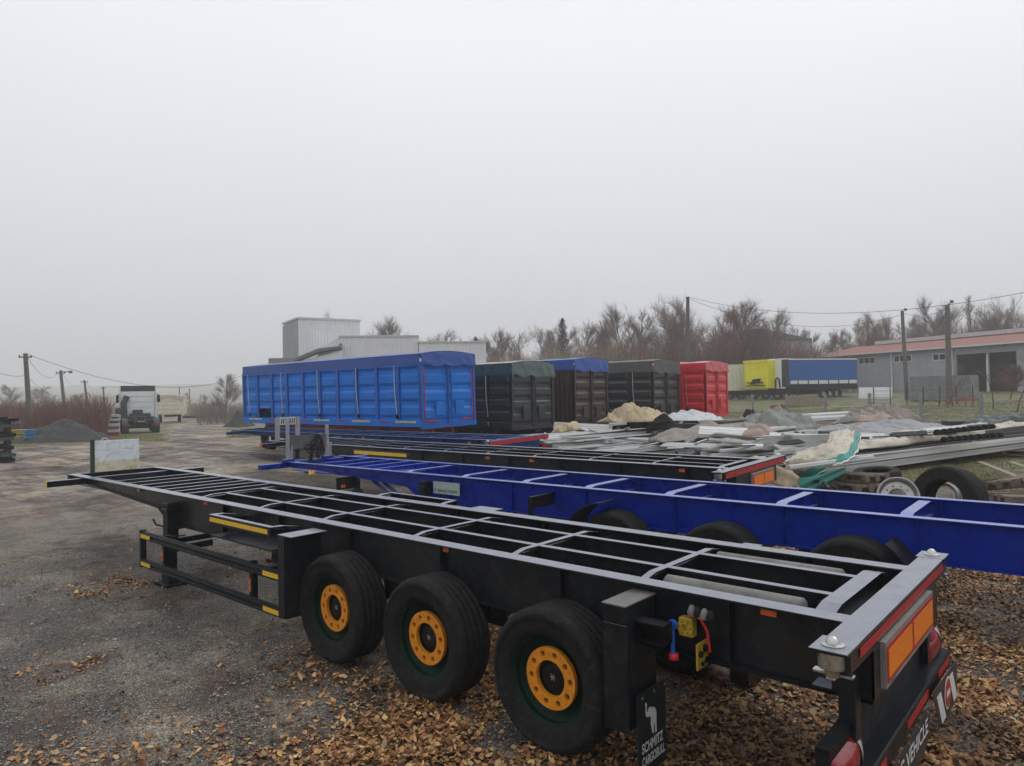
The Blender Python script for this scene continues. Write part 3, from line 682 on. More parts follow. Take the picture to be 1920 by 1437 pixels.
MB().box(-.05, .08, -1.15, 1.15, H3-.66, H3-.54).build('underrun_bar', BLK, t3)
w3 = thing('headboard', 'white panel with black marks on two posts at the front of the far black trailer', 'board', (15.9, -5.85, 1.37))
for y in (.62, .02):
    MB().box(-.04, .04, y-.05, y+.05, 0, .62).build('post', STL, w3)
pn = MB().box(-.02, .02, .08, .56, .42, .62).build('panel', mat('white_panel', (.5, .52, .5), .5, var=.1), w3)
for k in range(7):
    y = .53-.062*k; MB().prism([(y, .46), (y-.03, .44), (y-.05, .6), (y-.02, .58)], 'x', -.024, -.0215).build('black_mark', BLK2, pn)

t4 = thing('container_trailer', 'dark navy skeletal container trailer parked in front of the long blue tipper', 'trailer', (10.3, -8.62, .36), group=G_TR, rot=(-.022, 0, .03))
H4 = 1.05
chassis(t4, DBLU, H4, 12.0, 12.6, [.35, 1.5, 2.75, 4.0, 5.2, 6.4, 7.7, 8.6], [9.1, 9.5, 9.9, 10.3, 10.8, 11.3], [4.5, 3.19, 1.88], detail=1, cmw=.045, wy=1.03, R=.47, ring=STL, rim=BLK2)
MB().box(-.008, -.003, -1.16, 1.16, H4-.1, H4-.0).build('red_stripe', REDR, t4)
for x in (1.1, 5.3, 8.0): MB().box(x-.05, x+.05, .675, .69, H4-.12, H4-.06).build('side_marker', AMB, t4)
MB().box(-.05, .08, -1.15, 1.15, H4-.56, H4-.44).build('underrun_bar', DBLU, t4)
for s in (1, -1): MB().box(-.04, .05, s*.95-.12, s*.95+.12, H4-.43, H4-.22).build('tail_lamp', LENS, t4)

# ================= covered tipper trailers =================
def swage(z, n, zb, zt, d=.05):
    """sideways offset of a pressed panel at height z: n trapezoid ribs"""
    u = (z-zb)/(zt-zb)*n; f = u-math.floor(u)
    if f < .18: return 0
    if f < .34: return d*(f-.18)/.16
    if f < .80: return d
    if f < .9: return d*(1-(f-.8)/.1)
    return 0
def tipper(label, P, rz, Lg, zb, zt, paint, tarp, nb, ropes, style='h', tapes=True, nsw=4, roll=0, band=.34, W=2.5, redtape=False, trim=None, wheelx=(1.3, 2.6, 3.9), gz0=.4, ropem=None, arch=None):
    t = thing('tipper_trailer', label, 'trailer', (P[0], P[1]-W/2, gz0), group='covered tipper trailers', rot=(roll, 0, rz))
    zb -= gz0; zt -= gz0; zr = zt-band*.9; hw = W/2; trim = trim or paint
    # side panels, bay by bay (near side built in full, far side as one sheet)
    bw = Lg/nb
    for k in range(nb):
        x0, x1 = k*bw+.07, (k+1)*bw-.07
        zl = zb+.22
        if arch and arch[0] < (x0+x1)/2 < arch[1]: zl = zb+.62
        if style == 'h':
            n = 40
            MB().grid(lambda u, v: (x0+(x1-x0)*v, hw-.07+swage(zl+(zr-zl)*u, nsw, zb+.22, zr)*min(1, min(v, 1-v)*16), zl+(zr-zl)*u), n, 10).build('side_panel', paint, t)
        else:
            MB().grid(lambda u, v: (x0+(x1-x0)*u, hw-.07+(.045 if (u*(bw-.14)/.22) % 1 > .5 else 0), zl+(zr-zl)*v), int((bw-.14)/.22*8), 1).build('side_panel', paint, t)
    for k in range(nb+1):
        x = k*bw; MB().box(x-.07, x+.07, hw-.08, hw, zb+.2, zr).build('side_post', trim, t, bevel=.01)
    MB().box(-.02, Lg, hw-.09, hw+.01, zb, zb+.22).build('bottom_rail', paint, t, bevel=.01)
    MB().box(-.02, Lg, hw-.09, hw+.012, zr-.08, zr+.02).build('top_rail', paint, t)
    MB().box(0, Lg, -hw, -hw+.06, zb, zr).build('far_side', paint, t)
    MB().box(Lg-.05, Lg, -hw, hw, zb, zr+.1).build('front_wall', paint, t)
    MB().box(0.0, Lg-.05, -hw+.06, hw-.09, zb+.05, zb+.1).build('floor', paint, t)
    if arch:
        MB().grid(lambda u, v: ((arch[0]+arch[1])/2+(arch[1]-arch[0])/2*math.cos(PI*u), hw-.3*v, zb+.2+.42*math.sin(PI*u)), 12, 1).build('wheel_arch', BLK2, t, solid=.02)
    # rear doors
    for s in (1, -1):
        ya, yb = (.03, hw-.09) if s > 0 else (-hw+.09, -.03)
        MB().grid(lambda u, v: (.03-swage(zb+.1+(zr-zb-.1)*u, nsw, zb+.1, zr, .045)*min(1, min(v, 1-v)*14), ya+(yb-ya)*v, zb+.1+(zr-zb-.1)*u), 40, 10).build('rear_door', paint, t)
        dr = MB().tube([(-.06, s*.07, zb+.05), (-.06, s*.07, zr)], .022, 6).build('locking_bar', trim, t)
        for z in (zb+.3, (zb+zr)/2, zr-.3): MB().box(-.075, -.03, s*.07-.05, s*.07+.05, z-.03, z+.03).build('bar_keeper', trim, dr)
        MB().box(-.07, -.02, s*.45-.2, s*.45+.2, zb+.35, zb+.8).build('door_hatch', paint, t, bevel=.01)
        if redtape:
            for (y0_, y1_, z0_, z1_) in ((s*(hw-.16)-.02, s*(hw-.16)+.02, zb+.2, zr-.15), (s*(hw-.45)-.27, s*(hw-.45)+.27, zb+.17, zb+.22)):
                MB().box(-.026, -.022, y0_, y1_, z0_, z1_).build('red_tape', REDR, t)
        MB().box(-.03, .1, s*(hw-.05)-.05, s*(hw-.05)+.05, zb, zr+.05).build('corner_post', trim, t, bevel=.008)
    MB().box(-.05, .08, -hw, hw, zb-.06, zb+.1).build('rear_sill', trim, t)
    # tarpaulin: side band, rear drape, domed top
    def rnoise(a, b_): return (vnoise(np.array(a*3.1), np.array(b_*7.3), 3)-.5)
    MB().grid(lambda u, v: (Lg*u-.03, hw+.02+.015*float(rnoise(u*Lg, v)), zt-band*v*(1+.04*math.sin(u*40))), int(Lg*4), 4).build('tarp_side', tarp, t, smooth=True)
    MB().grid(lambda u, v: (-.05-.05*v-.04*float(rnoise(u*3+v*2, u*1.5)), -hw+W*u, zt-band*v*(1+.22*abs(math.sin(u*9+v)))+.09*math.sin(PI*u)*(1-v)), 40, 6).build('tarp_rear', tarp, t, smooth=True)
    MB().grid(lambda u, v: (Lg*u-.05, -hw-.02+(W+.04)*v, zt+(.1+.03*abs(math.sin(u*PI*nb)))*math.sin(PI*v)+.004), nb*6, 14).build('tarp_top', tarp, t, smooth=True)
    for x in ropes:
        o = MB().tube([(x, hw+.04, zt-band), (x-.02, hw+.05, (zb+zt)/2), (x-.1, hw+.05, zb+.42)], .014, 5).build('tarp_strap', ropem or WHT, t)
        MB().box(x-.14, x-.07, hw+.02, hw+.08, zb+.27, zb+.42).build('ratchet', BLK2, o)
        MB().tube([(x-.1, hw+.05, zb+.27), (x-.12, hw+.06, zb+.12)], .012, 5).build('strap_tail', ropem or WHT, o)
    if tapes:
        k = 0; x = .25
        while x < Lg-.6:
            ln = [1.15, .9][k % 2]
            if k % 2 == 0: MB().box(x, x+ln*.9, hw+.011, hw+.015, zb+.14, zb+.2).build('yellow_tape', mat('dirty_yellow_tape', (.55, .5, .16), .5, dirt=(.3, .28, .15), damt=.5), t)
            else: MB().box(x, x+ln*.6, hw+.011, hw+.015, zb+.14, zb+.2).build('red_tape', mat('faded_red_tape', (.25, .03, .09), .5), t)
            x += ln+.18; k += 1
    for s in (1, -1):
        MB().box(.3, Lg-.4, s*.45-.05, s*.45+.05, zb-.28, zb-.06).build('chassis_rail', mat('red_oxide', (.35, .035, .02), .5) if redtape else BLK2, t)
        for x in wheelx: make_wheel(t, (x, s*1.03, .5), .5, .34, STL, BLK2, detail=0, side=s)
    MB().box(-.02, .08, -1.1, 1.1, zb-.42, zb-.3).build('underrun_bar', BLK2, t)
    return t

SKYB = mat('bright_blue_paint', (.0, .165, .62), .42, var=.12, scale=3, spec=.3, dirt=(.01, .1, .36), damt=.35, col2=(.0, .13, .52), amt=.5)
SKYT = mat('blue_trim', (.0, .105, .43), .45, var=.15, scale=3)
BTARP = mat('blue_tarpaulin', (.0, .055, .30), .42, var=.15, scale=4, coat=.2, bump=.2, bscale=8)
ROPE = mat('pale_strap', (.45, .47, .45), .7)
tipper('long bright blue tipper with blue tarpaulin, nearest of the covered trailers', (15.95, -10.35), 0, 11.4, 1.50, 3.88, SKYB, BTARP, 10, (1.25, 3.35, 5.75, 8.3, 10.9), redtape=True, trim=SKYT, nsw=3.5, ropem=ROPE, arch=(9.0, 10.4), wheelx=(9.7, 2.2, 3.5), gz0=.38, roll=-.02)
GTARP = mat('dark_green_tarpaulin', (.028, .06, .058), .32, var=.2, scale=4, coat=.6, bump=.3, bscale=8)
BLKT = mat('faded_black_paint', (.012, .014, .017), .42, var=.3, scale=3, coat=.3, dirt=(.07, .07, .07), damt=.3)
p = dep(958, 750, 25.0)
tipper('black tipper trailer with dark green tarpaulin, right beside the long blue one', (p.x, p.y), 0, 11.2, 1.25, 3.62, BLKT, GTARP, 9, (1.2, 3.5, 6), tapes=False, nsw=4, ropem=ROPE, gz0=.42, band=.42)
BRN = mat('dark_brown_paint', (.035, .013, .010), .45, var=.25, scale=3, coat=.2, dirt=(.08, .05, .04), damt=.3)
p = dep(1076, 750, 28.3)
tipper('dark brown container-like tipper with loose blue tarpaulin', (p.x, p.y), 0, 11.2, 1.1, 3.86, BRN, BTARP, 9, (1.3, 4), style='v', tapes=False, nsw=5, ropem=ROPE, gz0=.46, band=.42)
GRT = mat('grey_green_tarpaulin', (.075, .08, .072), .5, var=.2, scale=4, bump=.2, bscale=8)
p = dep(1224, 750, 31.0)
tipper('black tipper trailer with grey green tarpaulin, between the brown and red ones', (p.x, p.y), 0, 11.2, 1.1, 3.86, BLKT, GRT, 9, (1.0, 4), tapes=False, nsw=5, ropem=ROPE, gz0=.5, band=.48)
REDB = mat('bright_red_paint', (.62, .012, .016), .4, var=.12, scale=3, coat=.3, dirt=(.3, .03, .03), damt=.3)
REDT = mat('red_tarpaulin', (.55, .012, .022), .35, var=.15, scale=4, coat=.4, bump=.2, bscale=8)
p = dep(1323, 750, 33.2)
tipper('bright red tipper trailer with red tarpaulin, last of the row', (p.x, p.y), 0, 11.2, 1.28, 3.82, REDB, REDT, 9, (1.0, 4), tapes=False, nsw=4.5, ropem=mat('red_strap', (.6, .15, .15), .6), gz0=.52, band=.36)

# ================= buildings =================
def frame(A, B):
    """matrix with origin A, x towards B, y away from the camera (level)"""
    A = Vector(A); B = Vector(B); X = (B-A); X.z = 0; Lw = X.length; X.normalize(); Z = Vector((0, 0, 1)); Y = Z.cross(X)
    if Y.dot(A-CAM) < 0: Y = -Y
    return Matrix(((X.x, Y.x, 0, A.x), (X.y, Y.y, 0, A.y), (0, 0, 1, A.z), (0, 0, 0, 1))), Lw
def place(t, M): t.matrix_world = M; return t
PALE = mat('pale_corrugated_steel', (.70, .71, .72), .55, var=.06, scale=.6, dirt=(.45, .45, .43), damt=.3)
PALES = mat('grey_corrugated_steel', (.36, .38, .40), .55, var=.08, scale=.6)
GREYW = mat('blue_grey_cladding', (.33, .355, .385), .6, var=.08, scale=.5, dirt=(.13, .13, .13), damt=.3)
DARKM = mat('dark_interior', (.015, .015, .016), .9)
ROOFR = mat('faded_red_roof', (.26, .085, .058), .7, var=.25, scale=.8, dirt=(.13, .09, .07), damt=.6)
RIDGE = mat('pale_ridge', (.5, .5, .5), .6, var=.2)
GLASS = mat('dark_window', (.02, .025, .035), .12, var=.3, scale=2)
FRAMEW = mat('white_frame', (.62, .63, .63), .5, var=.05)
def ribbed(x0, x1, y, z0, z1, pitch=.33, d=.05, axis='x'):
    n = max(1, int(round((x1-x0)/pitch))); b = MB(); pts = []
    for i in range(n):
        a = x0+(x1-x0)*i/n; q = (x1-x0)/n
        pts += [(a, y), (a+q*.55, y), (a+q*.62, y-d), (a+q*.93, y-d)]
    pts.append((x1, y))
    vs = []
    for (a, c) in pts: vs += [(a, c, z0), (a, c, z1)] if axis == 'x' else [(c, a, z0), (c, a, z1)]
    return b.add(vs, [(2*i, 2*i+2, 2*i+3, 2*i+1) for i in range(len(pts)-1)])
# tall pale silo house
D1 = 74
A = dep(561, 760, D1); B = dep(677, 760, D1+3.6); A.z = 0; B.z = 0
M, Lw = frame(A, B)
hz = lambda px, py, D: dep(px, py, D).z
tw = place(thing('industrial_tower', 'tall pale corrugated tower behind the long blue tipper', 'building'), M)
zt_ = hz(600, 596, D1)
ribbed(0, Lw, 0, 0, zt_).build('front_wall', PALE, tw)
MB().box(0, Lw, .02, 6, 0, zt_-.1).build('wall', PALES, tw)
sdp = ribbed(0, 6.5, -.02, 0, zt_-.25, axis='y'); sdp.build('side_wall', PALES, tw)
MB().box(-.12, Lw+.1, -.12, 6.6, zt_-.08, zt_+.12).build('roof_edge', RIDGE, tw)
D2 = 70
A = dep(560, 760, D2); B = dep(640, 760, D2+.5); A.z = 0; B.z = 0; M, Lw = frame(A, B)
lw_ = place(thing('industrial_shed', 'pale shed with dark sloping roof edge at the foot of the tower', 'building'), M)
zl, zr_ = hz(562, 672, D2), hz(635, 652, D2)
MB().prism([(0, 0), (Lw, 0), (Lw, zr_-.3), (0, zl-.35)], 'y', 0, 3).build('wall', PALE, lw_)
MB().prism([(-.2, zl-.3), (Lw*.45, (zl+zr_)/2+.05), (Lw, zr_), (Lw, zr_+.5), (Lw-.15, zr_+.15), (Lw*.5, (zl+zr_)/2+.45), (-.2, zl)], 'y', -.5, 1.5).build('roof', mat('dark_roof', (.14, .14, .145), .6), lw_)
MB().box(-3.0, .2, .5, 2, hz(550, 684, D2)-.2, hz(550, 671, D2)).build('duct', mat('duct_grey', (.2, .2, .2), .6), lw_)
for (pa, pb, py, Da, nm) in ((638, 786, 630, 72, 'pale corrugated hall with the higher roof, right of the tower'), (787, 913, 641, 73, 'lower pale corrugated hall ending above the black tippers')):
    A = dep(pa, 760, Da); B = dep(pb, 760, Da+1.2); A.z = B.z = 0; M, Lw = frame(A, B)
    hl = place(thing('industrial_hall', nm, 'building'), M); z_ = hz((pa+pb)/2, py, Da)
    ribbed(0, Lw, 0, 0, z_).build('front_wall', PALE, hl); MB().box(0, Lw, .02, 9, 0, z_-.1).build('wall', PALES, hl)
    MB().box(-.1, Lw+.1, -.15, 9.2, z_-.05, z_+.1).build('roof_edge', RIDGE, hl)
    if py == 630: MB().prism([(0, 2), (-2.2, 2), (-2.2, z_-1.2), (0, z_-.05)], 'y', .1, 6).build('gable', PALE, hl)
# right hand workshop with red roof
A = dep(1536, 735, 88); B = dep(1990, 735, 61); A.z = B.z = 1.5; M, Lw = frame(A, B)
ws = place(thing('workshop', 'long grey workshop with faded red roof and a dark open bay', 'building'), M)
def wx(px):    # distance along the front wall seen at pixel column px
    d = ray(px, 740); n = Vector((M[0][1], M[1][1], 0)); t = n.dot(A-CAM)/n.dot(d); return (CAM+d*t-A).dot(Vector((M[0][0], M[1][0], 0)))
def wz(px, py):
    d = ray(px, py); n = Vector((M[0][1], M[1][1], 0)); t = n.dot(A-CAM)/n.dot(d); return (CAM+d*t).z-1.5
ze = (wz(1536, 666)+wz(1915, 643))/2
xa, xb = wx(1794), wx(1908); zo0, zo1 = 0, wz(1850, 662)
def wall(x0, x1, z0=0., z1=None): return ribbed(x0, x1, 0, z0, z1 or ze, pitch=.5, d=.03)
for x0, x1, z0, z1 in ((0, xa, 0, ze), (xa, xb, zo1, ze), (xb, Lw, 0, ze)):
    wall(x0, x1, z0, z1).build('wall', GREYW, ws)
MB().box(0, xa, .05, .2, 0, ze).build('wall_core', GREYW, ws); MB().box(xb, Lw, .05, .2, 0, ze).build('wall_core', GREYW, ws)
MB().box(0, .2, .2, 14, 0, ze).build('gable', GREYW, ws); MB().box(xa-1, xb+1, 8, 8.2, 0, ze).box(xa-.2, xa, .2, 8, 0, ze).box(xb, xb+.2, .2, 8, 0, ze).box(xa-.2, xb+.2, .2, 8, ze-.2, ze-.1).build('bay_lining', DARKM, ws)
zrg = ze+(wz(1760, 640)-wz(1760, 655))*1.55
nr_ = 30
for k in range(nr_):
    x0 = -.7+(Lw+1)*k/nr_; x1 = -.7+(Lw+1)*(k+1)/nr_-.03
    MB().add([(x0, -.6, ze-.05), (x1, -.6, ze-.05), (x1, 7, zrg), (x0, 7, zrg), (x0, -.6, ze-.11), (x1, -.6, ze-.11), (x1, 7, zrg-.06), (x0, 7, zrg-.06)], [(0, 1, 2, 3), (4, 7, 6, 5), (0, 4, 5, 1), (1, 5, 6, 2), (2, 6, 7, 3), (3, 7, 4, 0)]).build('roof_panel', ROOFR, ws)
MB().box(2.5, Lw+.3, 6.6, 7.4, zrg+.02, zrg+.45).build('ridge', RIDGE, ws)
MB().box(-.7, Lw+.3, -.72, -.6, ze-.2, ze-.05).build('gutter', FRAMEW, ws)
for pa, pb, pt, pb2 in ((1612, 1643, 671, 684), (1678, 1712, 667, 680), (1751, 1788, 664, 677)):
    x0, x1 = wx(pa), wx(pb); z1, z0 = wz(pa, pt), wz(pa, pb2)
    f_ = MB().box(x0, x1, -.05, .04, z0, z0+.09).box(x0, x1, -.05, .04, z1-.09, z1).box(x0, x0+.09, -.05, .04, z0+.09, z1-.09).box(x1-.09, x1, -.05, .04, z0+.09, z1-.09)
    for q in (1/3, 2/3): f_.box(x0+(x1-x0)*q-.05, x0+(x1-x0)*q+.05, -.05, .04, z0+.09, z1-.09)
    f_ = f_.build('window', FRAMEW, ws)
    for q in range(3): MB().box(x0+(x1-x0)*q/3+.07, x0+(x1-x0)*(q+1)/3-.07, -.035, -.03, z0+.09, z1-.09).build('pane', GLASS, f_)
for px in (1596, 1675, 1789): MB().box(wx(px)-.07, wx(px)+.07, -.2, -.06, 0, ze-.1).build('downpipe', FRAMEW, ws)
MB().box(wx(1849)-.1, wx(1849)+.1, .25, .45, 0, zo1).build('bay_post', FRAMEW, ws)
# grey gabled hall behind the trees
A = dep(1330, 735, 118); B = dep(1520, 735, 112); A.z = B.z = 1.5; M, Lw = frame(A, B)
gh = place(thing('gabled_hall', 'grey hall with brown roof behind the bare trees', 'building'), M)
zg = hz(1500, 637, 113)-1.5; zg2 = hz(1500, 662, 113)-1.5
ribbed(0, Lw, 0, zg2, zg, .7).build('upper_wall', GREYW, gh); MB().box(0, Lw, .1, 14, 0, zg).build('wall', mat('pale_render', (.55, .55, .55), .7, scale=.4), gh)
MB().box(0, Lw*.45, -1.2, 0, 0, zg2+.3).build('annex', mat('brown_boarding', (.055, .04, .03), .7, scale=.5), gh)
MB().prism([(-.5, zg), (Lw+.4, zg), (Lw*.55, zg+2.0), (Lw*.3, zg+2.0)], 'y', -.5, 14).build('roof', mat('brown_grey_roof', (.10, .095, .085), .7), gh)
MB().box(Lw*.62, Lw*.62+.25, -.2, -.03, 0, zg).build('downpipe', FRAMEW, gh); MB().box(Lw*.96, Lw*.96+.3, -.08, -.03, 0, zg2).build('door', DARKM, gh)

# ================= parked box trailers in the back =================
def boxtrailer(name, label, pxa, pxb, pyt, pyb, D, depth, body, front=None, lowz=None, D2=None):
    A = dep(pxa, 735, D); B = dep(pxb, 735, D2 or D); zb_ = hz((pxa+pxb)/2, pyb, D); zt_ = hz((pxa+pxb)/2, pyt, D)
    g = min(A.z, zb_-1.2); A.z = B.z = 0; M, Lw = frame(A, B)
    g = gzf(A.x, A.y); M[2][3] = g
    t = place(thing(name, label, 'trailer'), M)
    return t, Lw, zb_-g, zt_-g
t, Lw, zb_, zt_ = boxtrailer('box_trailer', 'cream ribbed box trailer half hidden behind the red tipper', 1355, 1396, 684, 733, 70, 5, None)
CRM = mat('cream_panel', (.66, .64, .52), .6, var=.1, scale=2, dirt=(.2, .19, .14), damt=.4)
ribbed(0, Lw, 0, zb_, zt_, .4, .05).build('side', CRM, t); MB().box(0, Lw, .03, 6, zb_, zt_-.02).build('body', CRM, t); MB().box(0, Lw+5.5, -.1, .4, zb_-.45, zb_-.05).build('chassis', BLK2, t)
for x in (.8, 2.0): make_wheel(t, (x, .4, .5), .5, .34, STL, BLK2, detail=0)
t, Lw, zb_, zt_ = boxtrailer('box_trailer', 'bright yellow trailer front wall with a folded bracket, beside the cream one', 1396, 1440, 677, 729, 69, 5, None, D2=66.5)
YLW = mat('bright_yellow_paint', (.75, .70, .01), .45, var=.08, scale=1)
MB().box(0, Lw, 0, 1.2, zb_, zt_).build('body', YLW, t, bevel=.03); MB().box(-.05, Lw+.05, -.08, 0, zt_-.22, zt_+.02).build('top_edge', YLW, t)
MB().box(.25, Lw-.25, -.16, -.02, zb_+.25, zb_+.32).box(.4, Lw-.5, -.2, -.02, zb_+.55, zb_+.62).prism([(1.0, zb_+.4), (1.9, zb_+.55), (2.1, zb_+.95), (1.3, zb_+.9)], 'y', -.3, -.05).build('connector_bracket', BLK2, t)
MB().box(-.4, Lw, -.2, -.03, zb_-.12, zb_-.03).build('sill', mat('yellowed_sill', (.35, .3, .12), .6), t); MB().box(0, Lw, .2, 7, zb_-.6, zb_-.13).build('chassis', BLK2, t)
for x in (.6, 2): make_wheel(t, (x, .7, .5), .5, .34, STL, BLK2, detail=0)
t, Lw, zb_, zt_ = boxtrailer('curtain_trailer', 'curtain sider trailer with white front wall and long blue curtain', 1480, 1608, 673, 722, 66, 5, None, D2=68)
BC = mat('blue_curtain', (.003, .09, .34), .5, var=.08, scale=.7, bump=.1, bscale=4)
MB().box(0, Lw, -.0, 2.5, zb_+.45, zt_-.05).build('curtain', BC, t); MB().box(-.02, Lw+.02, -.04, 2.5, zt_-.05, zt_+.06).build('roof', mat('pale_roof', (.75, .75, .75), .5), t)
MB().box(0.15, Lw-.1, -.03, .02, zb_+.13, zb_+.45).build('curtain_hem', mat('white_hem', (.7, .7, .7), .6), t)
MB().box(-.32, 0.0, .0, 2.4, zb_-.1, zt_).build('corner_pillar', mat('maroon_pillar', (.035, .02, .035), .5), t)
for k in range(6): MB().box(.9+k*1.15, 1.0+k*1.15, -.05, .0, zb_-.1, zb_+.5).build('buckle', BLK2, t)
MB().box(0, Lw, 0, 2.4, zb_-.45, zb_+.1).build('chassis', BLK2, t)
for x in (4.0, 4.75, 5.5): make_wheel(t, (x, .2, .48), .48, .34, STL, STL, detail=1)
MB().box(1.0, 1.12, .1, .25, .0, zb_-.4).build('landing_leg', BLK2, t)
A = dep(1443, 735, 67.5); B = dep(1480, 735, 66); zb_ = hz(1460, 729, 67); zt_ = hz(1460, 673, 67); A.z = B.z = gzf(A.x, A.y); M, Lw = frame(A, B)
t = place(thing('box_trailer', 'plain white trailer front wall with a dark arch, joined beside the blue curtain', 'trailer'), M); g = A.z
MB().box(0, Lw-.35, .0, 9, zb_-g, zt_-g).build('body', mat('white_trailer_paint', (.72, .73, .73), .5, var=.06, scale=1), t)
MB().box(-.1, 0, .02, 9, zb_-g-.1, zt_-g).build('side_curtain', mat('dark_grey_curtain', (.06, .065, .065), .6), t)
MB().tube([(.65, -.06, zb_-g+.05), (.68, -.06, zb_-g+.85), (.85, -.06, zb_-g+1.05), (1.05, -.06, zb_-g+.85), (1.1, -.06, zb_-g+.05)], .07, 6).build('hose_loop', BLK2, t)
MB().box(-.1, Lw, .1, 8, zb_-g-.5, zb_-g-.02).build('chassis', BLK2, t)
for x in (.5, 1.3): make_wheel(t, (x, .5, .48), .48, .34, STL, BLK2, detail=0)

# ================= poles and wires =================
POLE = mat('weathered_concrete_pole', (.13, .125, .115), .85, var=.25, scale=3)
def pole(label, pxb, pyb, pxt, pyt, D, wd, nm='utility_pole', grp='utility poles', lamp=None, ins=True):
    a = dep(pxb, pyb, D); b_ = dep(pxt, pyt, D); g = gzf(a.x, a.y)
    # carry the shaft straight down to the ground
    d = (b_-a)/(b_.z-a.z); a = a+d*(g-.3-a.z)
    t = thing(nm, label, 'pole', a, group=grp); q = b_-a
    MB().tube([(0, 0, 0), tuple(q*.5), tuple(q)], [wd*.62, wd*.52, wd*.42], 8).build('shaft', POLE, t)
    sd_ = CR*1.0
    if ins:
        c = q-Vector((0, 0, .25)); MB().tube([c-sd_*.45, c+sd_*.45], .04, 4).build('cross_arm', BLK2, t)
        for s in (-.4, .4): MB().lathe([(.04, 0), (.05, .06), (.03, .14), (0, .15)], 8, tuple(c+sd_*s), 'z').build('insulator', mat('insulator', (.12, .06, .04), .3), t)
    if lamp:
        c = q-Vector((0, 0, .1)); e_ = c+sd_*lamp[0]+Vector((0, 0, lamp[1]))
        ar = MB().tube([tuple(c), tuple(c.lerp(e_, .7))], .035, 5).build('lamp_arm', BLK2, t)
        h_ = c.lerp(e_, .65); MB().tube([tuple(h_), tuple(h_.lerp(e_, .5)), tuple(e_)], [.05, .15, .09], 8).build('lamp_head', mat('lamp_grey', (.12, .12, .13), .4), ar)
    return Vector(b_)
P1 = pole('tall dark utility pole at the far left, first of the receding line', 55, 775, 47.5, 663, 47, .32)
P2 = pole('leaning pole with a street lamp head pointing right, second from the left', 121, 765, 113.5, 695, 66, .30, lamp=(1.1, -.05), nm='lamp_post')
P3 = pole('short leaning pole above the bushes, third from the left', 164, 760, 158, 713, 88, .30)
P4 = pole('thin upright pole left of the white tractor, fourth from the left', 195, 760, 193.5, 725, 105, .28)
P5 = pole('tall round concrete pole rising behind the black and red tippers', 1290, 700, 1289.5, 557, 50, .30, ins=False)
P6 = pole('slim concrete pole in front of the workshop windows', 1699, 716, 1691.5, 583, 58, .30, lamp=(.35, .25), ins=False)
P7 = pole('thick concrete pole with raised lamp arm, by the young orchard trees', 1780, 740, 1776, 572, 50, .36, lamp=(.4, .4), ins=False)
WIRE = mat('black_wire', (.02, .02, .02), .6)
def wire(label, a, b_, sag, r=.016, n=24):
    a = Vector(a); b_ = Vector(b_)
    pts = [a.lerp(b_, i/n)-Vector((0, 0, sag*4*(i/n)*(1-i/n))) for i in range(n+1)]
    tag(MB().tube(pts, r, 4, cap=False).build('overhead_wire', WIRE), label, 'wire', 'overhead wires')
wire('overhead wire running from the tall left pole to behind the blue tipper', P1, dep(470, 698, 80), 2.0, .015)
wire('overhead wire sagging between the first and second left poles', P1, P2, 1.1, .012)
wire('overhead wire sagging between the lamp pole and the third left pole', P2, P3, 1.1, .012)
wire('overhead wire sagging between the third and fourth left poles', P3, P4, .8, .016)
wire('overhead wire crossing above the white tractor unit', P4, dep(400, 722, 140), .4, .02)
wire('lower overhead wire entering at the left edge below the pole top', dep(-40, 682, 40), dep(50, 704, 47), .3, .012)
wire('lower sagging wire from the left pole down towards the bushes', dep(50, 704, 47), dep(118, 742, 66), .5, .012)
wire('long overhead wire from the round concrete pole to the right edge', P5, dep(1990, 535, 30), 1.2, .011)
wire('lower overhead wire from the round concrete pole to the slim pole', P5-Vector((0, 0, .1)), P6-Vector((0, 0, .3)), 1.5, .012)
wire('overhead wire between the two right concrete poles', P6-Vector((0, 0, .2)), P7-Vector((0, 0, .3)), .3, .012)

# ================= trees =================
BARK = mat('grey_brown_bark', (.075, .058, .045), .9, var=.3, scale=2)
TWIG = mat('brown_twigs', (.20, .145, .11), .9, var=.35, scale=.35)
TWIG2 = mat('red_brown_twigs', (.17, .095, .08), .9, var=.3, scale=.35)
TWIG3 = mat('pale_twigs', (.30, .255, .19), .9, var=.3, scale=.35)
BIRCH = mat('pale_bark', (.3, .29, .26), .9, var=.3, scale=3)
def fast_tubes(segs, m, name, n=3):
    """segs: list of (p0, p1, r0, r1) -> one mesh of n-sided tubes"""
    S = np.array([[*a, *b_, r0, r1] for a, b_, r0, r1 in segs], float); P0 = S[:, :3]; P1_ = S[:, 3:6]
    d = P1_-P0; d /= np.linalg.norm(d, axis=1)[:, None]+1e-9
    up = np.where(np.abs(d[:, 2:3]) < .9, [[0, 0, 1.]], [[1., 0, 0]]); u = np.cross(d, up); u /= np.linalg.norm(u, axis=1)[:, None]; v = np.cross(d, u)
    V = []
    for P, r in ((P0, S[:, 6]), (P1_, S[:, 7])):
        for j in range(n):
            a = 2*PI*j/n; V.append(P+(u*math.cos(a)+v*math.sin(a))*r[:, None])
    V = np.stack(V, 1); N = len(S); base = (np.arange(N)*2*n)[:, None]
    F = np.concatenate([base+np.array([j, (j+1) % n, (j+1) % n+n, j+n]) for j in range(n)], 1).reshape(-1, 4)
    me = bpy.data.meshes.new(name); V = V.reshape(-1, 3).astype(np.float32); me.vertices.add(len(V)); me.vertices.foreach_set('co', V.ravel())
    F = F.astype(np.int32); me.loops.add(F.size); me.loops.foreach_set('vertex_index', F.ravel()); me.polygons.add(len(F)); me.polygons.foreach_set('loop_start', np.arange(0, F.size, 4, dtype=np.int32))
    me.update(calc_edges=True); me.materials.append(m); return me
